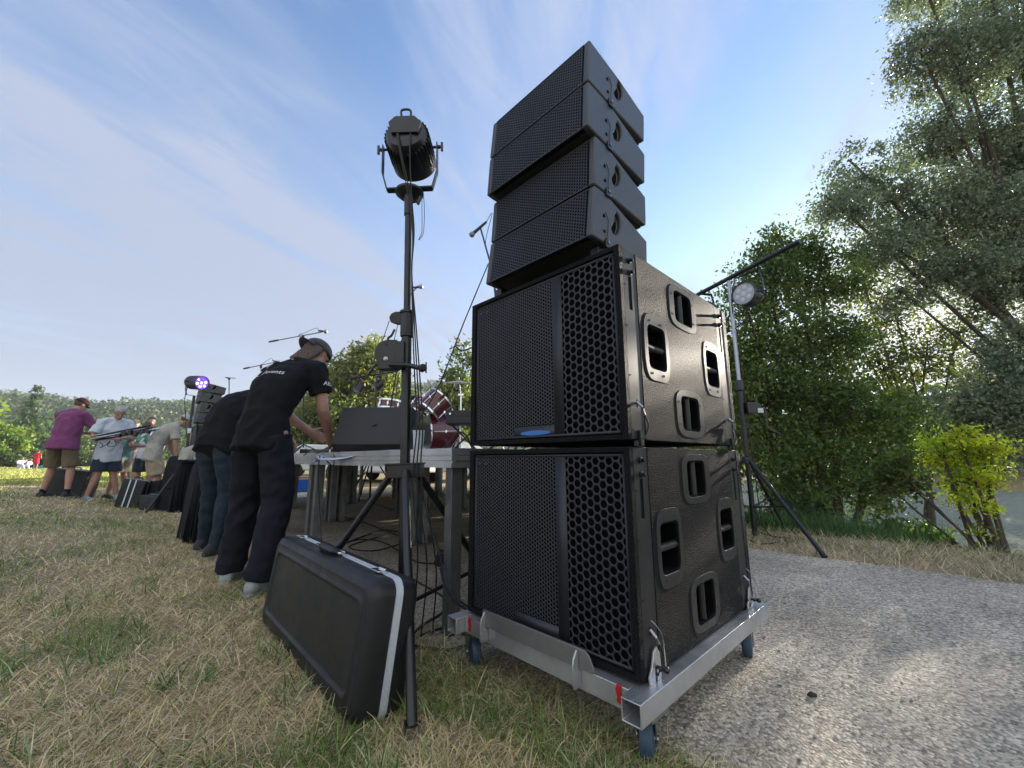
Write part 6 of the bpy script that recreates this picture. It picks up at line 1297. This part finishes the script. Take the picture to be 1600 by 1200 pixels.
def hill():
    """wooded ridge round the far side of the valley"""
    az = np.linspace(rad(-64), rad(38), 150); rr = np.linspace(120, 420, 40)
    def ridge(a):
        px = 800 + FPX * np.tan(a); y = np.interp(px, [-500, 0, 60, 150, 200, 300, 400, 520, 640, 700, 740, 900, 1300], [602, 604, 606, 619, 616, 621, 618, 610, 596, 590, 583, 590, 640])
        return (717 - y) / FPX * 300 * np.cos(a) + .8 - 5
    A, R_ = np.meshgrid(az, rr); hgt = ridge(A); X = R_ * np.sin(A); Y = R_ * np.cos(A)
    n_ = nfield(X.ravel(), Y.ravel(), .012).reshape(X.shape)
    Z = 1.5 + (hgt - 7) * sstep(R_, 128, 300) * (1 + .18 * n_ * sstep(R_, 130, 200) * (1 - sstep(R_, 240, 300))) - 12 * sstep(R_, 310, 420)
    co = np.stack([X, Y, Z], -1).reshape(-1, 3); nx = len(az); i, j = np.meshgrid(np.arange(nx - 1), np.arange(len(rr) - 1)); a = (j * nx + i).ravel()
    m = mat('forest_floor', (.03, .05, .02), .95, col2=(.05, .08, .03), var=(.05, .3, .7))
    tag(put('hills', raw_mesh('hills', co, np.stack([a, a + 1, a + nx + 1, a + nx], 1), 4, m, smooth=True), None), kind='structure')
    # the wood on it reads as one mass of crowns
    rng = np.random.default_rng(99); n = 2600; az_ = rng.uniform(rad(-60), rad(-2), n); r = rng.uniform(128, 300, n) ** 1.0
    h_ = ridge(az_); x = r * np.sin(az_); y = r * np.cos(az_); nn = nfield(x, y, .012)
    z = 1.5 + (h_ - 7) * sstep(r, 128, 300) * (1 + .18 * nn * sstep(r, 130, 200) * (1 - sstep(r, 240, 300)))
    cr = rng.uniform(2.6, 5.6, n); m_ = 60; d = rng.normal(size=(n, m_, 3)); d /= np.linalg.norm(d, axis=2)[:, :, None]; d[:, :, 2] = np.abs(d[:, :, 2])
    c = np.stack([x, y, z + 1.5], 1)[:, None] + d * (cr[:, None] * rng.uniform(.75, 1.1, (n, m_)))[:, :, None] * np.array([1, 1, 1.25])
    base = np.array([.048, .085, .032]) * rng.uniform(.5, 1.5, (n, 1)); base[:, 0] *= rng.uniform(.7, 1.6, n); cols = np.repeat(base, m_, 0) * rng.uniform(.75, 1.3, (n * m_, 1))
    q = leaf_quads(c.reshape(-1, 3), np.full(n * m_, 1.35), elong=1.3, rng=rng)
    o = put('far_wood', raw_mesh('far_wood', q, np.arange(len(q)), 4, M['leaf'], np.repeat(cols, 4, 0)), None); tag(o, 'far deciduous wood covering the hills across the valley', 'wood', kind='stuff')
    # opposite river bank on the right
    n = 520; q_ = rng.uniform(37.5, 52, n); t_ = rng.uniform(-120, 8, n); x = .680 * q_ - .733 * t_; y = .733 * q_ + .680 * t_; z = np.full(n, .5); cr = rng.uniform(1.6, 3.6, n); m_ = 60
    d = rng.normal(size=(n, m_, 3)); d /= np.linalg.norm(d, axis=2)[:, :, None]; c = np.stack([x, y, z + cr * .8], 1)[:, None] + d * (cr[:, None] * rng.uniform(.7, 1.1, (n, m_)))[:, :, None]
    cols = np.repeat(np.array([.045, .075, .03]) * rng.uniform(.6, 1.4, (n, 1)), m_, 0); q = leaf_quads(c.reshape(-1, 3), np.full(n * m_, .75), elong=1.3, rng=rng)
    o = put('opposite_bank_wood', raw_mesh('opposite_bank_wood', q, np.arange(len(q)), 4, M['leaf'], np.repeat(cols, 4, 0)), None); tag(o, 'dark line of trees along the opposite river bank', 'wood', kind='stuff')
hill()
# vehicles parked beyond the stage, seen between its legs
M['van_white'] = mat('white_car_paint', (.62, .63, .65), .25, coat=.6); M['glass_dark'] = mat('car_glass', (.02, .025, .03), .05, spec=.8); M['tyre'] = mat('tyre', (.02, .02, .02), .8); M['headlamp'] = mat('headlamp', (.6, .6, .62), .1, coat=1)
M['blue_plastic'] = mat('blue_plastic', (.02, .10, .45), .4)
def van(name, label, px, Y, rz, L_=4.8, H=2.0, Wd=1.9, hood=1.0):
    b = gp(px, Y); t = thing(name, label, 'van' if H > 1.7 else 'car', b, rz)
    pr = [(-L_ / 2, .35), (L_ / 2, .35), (L_ / 2 + .03, .62), (L_ / 2 - .06, .95), (L_ / 2 - hood, 1.08), (L_ / 2 - hood - .75, H - .06), (L_ / 2 - hood - 1.0, H), (-L_ / 2 + .25, H - .02), (-L_ / 2 + .05, H - .25)] if H > 1.7 else \
         [(-L_ / 2, .32), (L_ / 2, .32), (L_ / 2, .65), (L_ / 2 - .9, .86), (L_ / 2 - 1.5, H - .05), (-L_ / 2 + 1.1, H), (-L_ / 2 + .2, .95), (-L_ / 2, .85)]
    put('body', MB().prism(pr, (0, -Wd / 2, 0), (1, 0, 0), (0, 0, 1), (0, Wd, 0)), M['van_white'], t, bevel=.07)
    gz = 1.12 if H > 1.7 else .90
    for s in (-1, 1):
        for x0, x1 in ((L_ / 2 - hood - 1.3, L_ / 2 - hood - .45), (-.55, L_ / 2 - hood - 1.4)) if H > 1.7 else ((-L_ / 2 + 1.0, .0), (.06, L_ / 2 - 1.75)):
            put('side_window', MB().bb((x0, s * (Wd / 2 + .001), gz), (x1, s * (Wd / 2 + .006), H - .22)), M['glass_dark'], t, bevel=.002)
        for x in (-L_ / 2 + .85, L_ / 2 - .85):
            w = put('wheel', MB().lathe([(.12, -.10), (.30, -.10), (.33, -.07), (.33, .07), (.30, .10), (.12, .10)], (x, s * (Wd / 2 - .06), .33), (0, 1, 0), 24), M['tyre'], t)
            put('rim', MB().lathe([(.21, 0), (.19, .01), (.02, .02)], (x, s * (Wd / 2 + .042), .33), (0, s, 0), 16), M['alu'], w)
        put('headlight', MB().bb((L_ / 2 - .05, s * (Wd / 2 - .38), .62), (L_ / 2 + .035, s * (Wd / 2 - .08), .80)), M['headlamp'], t, bevel=.02)
    a = V((L_ / 2 - hood - .02, 0, 1.10)) if H > 1.7 else V((L_ / 2 - .93, 0, .87)); bq = V((L_ / 2 - hood - .72, 0, H - .12)) if H > 1.7 else V((L_ / 2 - 1.48, 0, H - .09))
    nr = (bq - a).cross(V((0, 1, 0))).normalized(); nr = nr if nr.x > 0 else -nr
    put('windscreen', MB().add([a + nr * .012 + V((0, -Wd * .42, 0)), a + nr * .012 + V((0, Wd * .42, 0)), bq + nr * .012 + V((0, Wd * .40, 0)), bq + nr * .012 + V((0, -Wd * .40, 0))], [(0, 1, 2, 3)]), M['glass_dark'], t)
    put('bumper', MB().bb((L_ / 2 - .02, -Wd / 2 + .05, .33), (L_ / 2 + .06, Wd / 2 - .05, .52)), M['tyre'], t, bevel=.03)
van('parked_van', 'white van parked beyond the stage, seen between its legs', 600, 15, 2.6)
van('parked_car', 'white car parked beyond the stage at the far left of its legs', 515, 19, .4, 4.3, 1.45, 1.75)
van('parked_car', 'white car seen through the gap between stage corner leg and tripod', 690, 16.5, 2.9, 4.3, 1.45, 1.75)
cr_ = gp(484, 10.5); t = thing('plastic_crate', 'blue plastic crate on the ground under the far side of the stage', 'crate', cr_, .5)
cm_ = MB().ringprism([(-.3, -.2), (.3, -.2), (.3, .2), (-.3, .2)], [(-.28, -.18), (.28, -.18), (.28, .18), (-.28, .18)], (0, 0, .02), (1, 0, 0), (0, 1, 0), (0, 0, .28)).bb((-.29, -.19, 0), (.29, .19, .02)); put('body', cm_, M['blue_plastic'], t)
for s in (-1, 1): put('handle_slot', MB().bb((s * .301 - .001, -.06, .22), (s * .301 + .001, .06, .26)), M['foam'], t)
tb_ = gp(74, 35.5); o = put('teal_bag', MB().ball((0, 0, .16), (.42, .25, .2), 14, 9), M['teal_bag']); o.location = tb_; tag(o, 'teal blanket bundle on the meadow right of the red dress', 'bundle')

# ------------------------------------------------------------------ the air of the valley
def haze():
    m = bpy.data.materials.new('valley_air'); m.use_nodes = True; nt = m.node_tree; nt.nodes.clear()
    o = nt.nodes.new('ShaderNodeOutputMaterial'); p = nt.nodes.new('ShaderNodeVolumePrincipled'); p.inputs['Color'].default_value = (.80, .88, 1, 1)
    p.inputs['Density'].default_value = .00055; p.inputs['Anisotropy'].default_value = .2; nt.links.new(p.outputs[0], o.inputs['Volume'])
    tag(put('haze', MB().bb((-1700, -400, -13), (1700, 1700, 75)), m), kind='stuff')
haze()
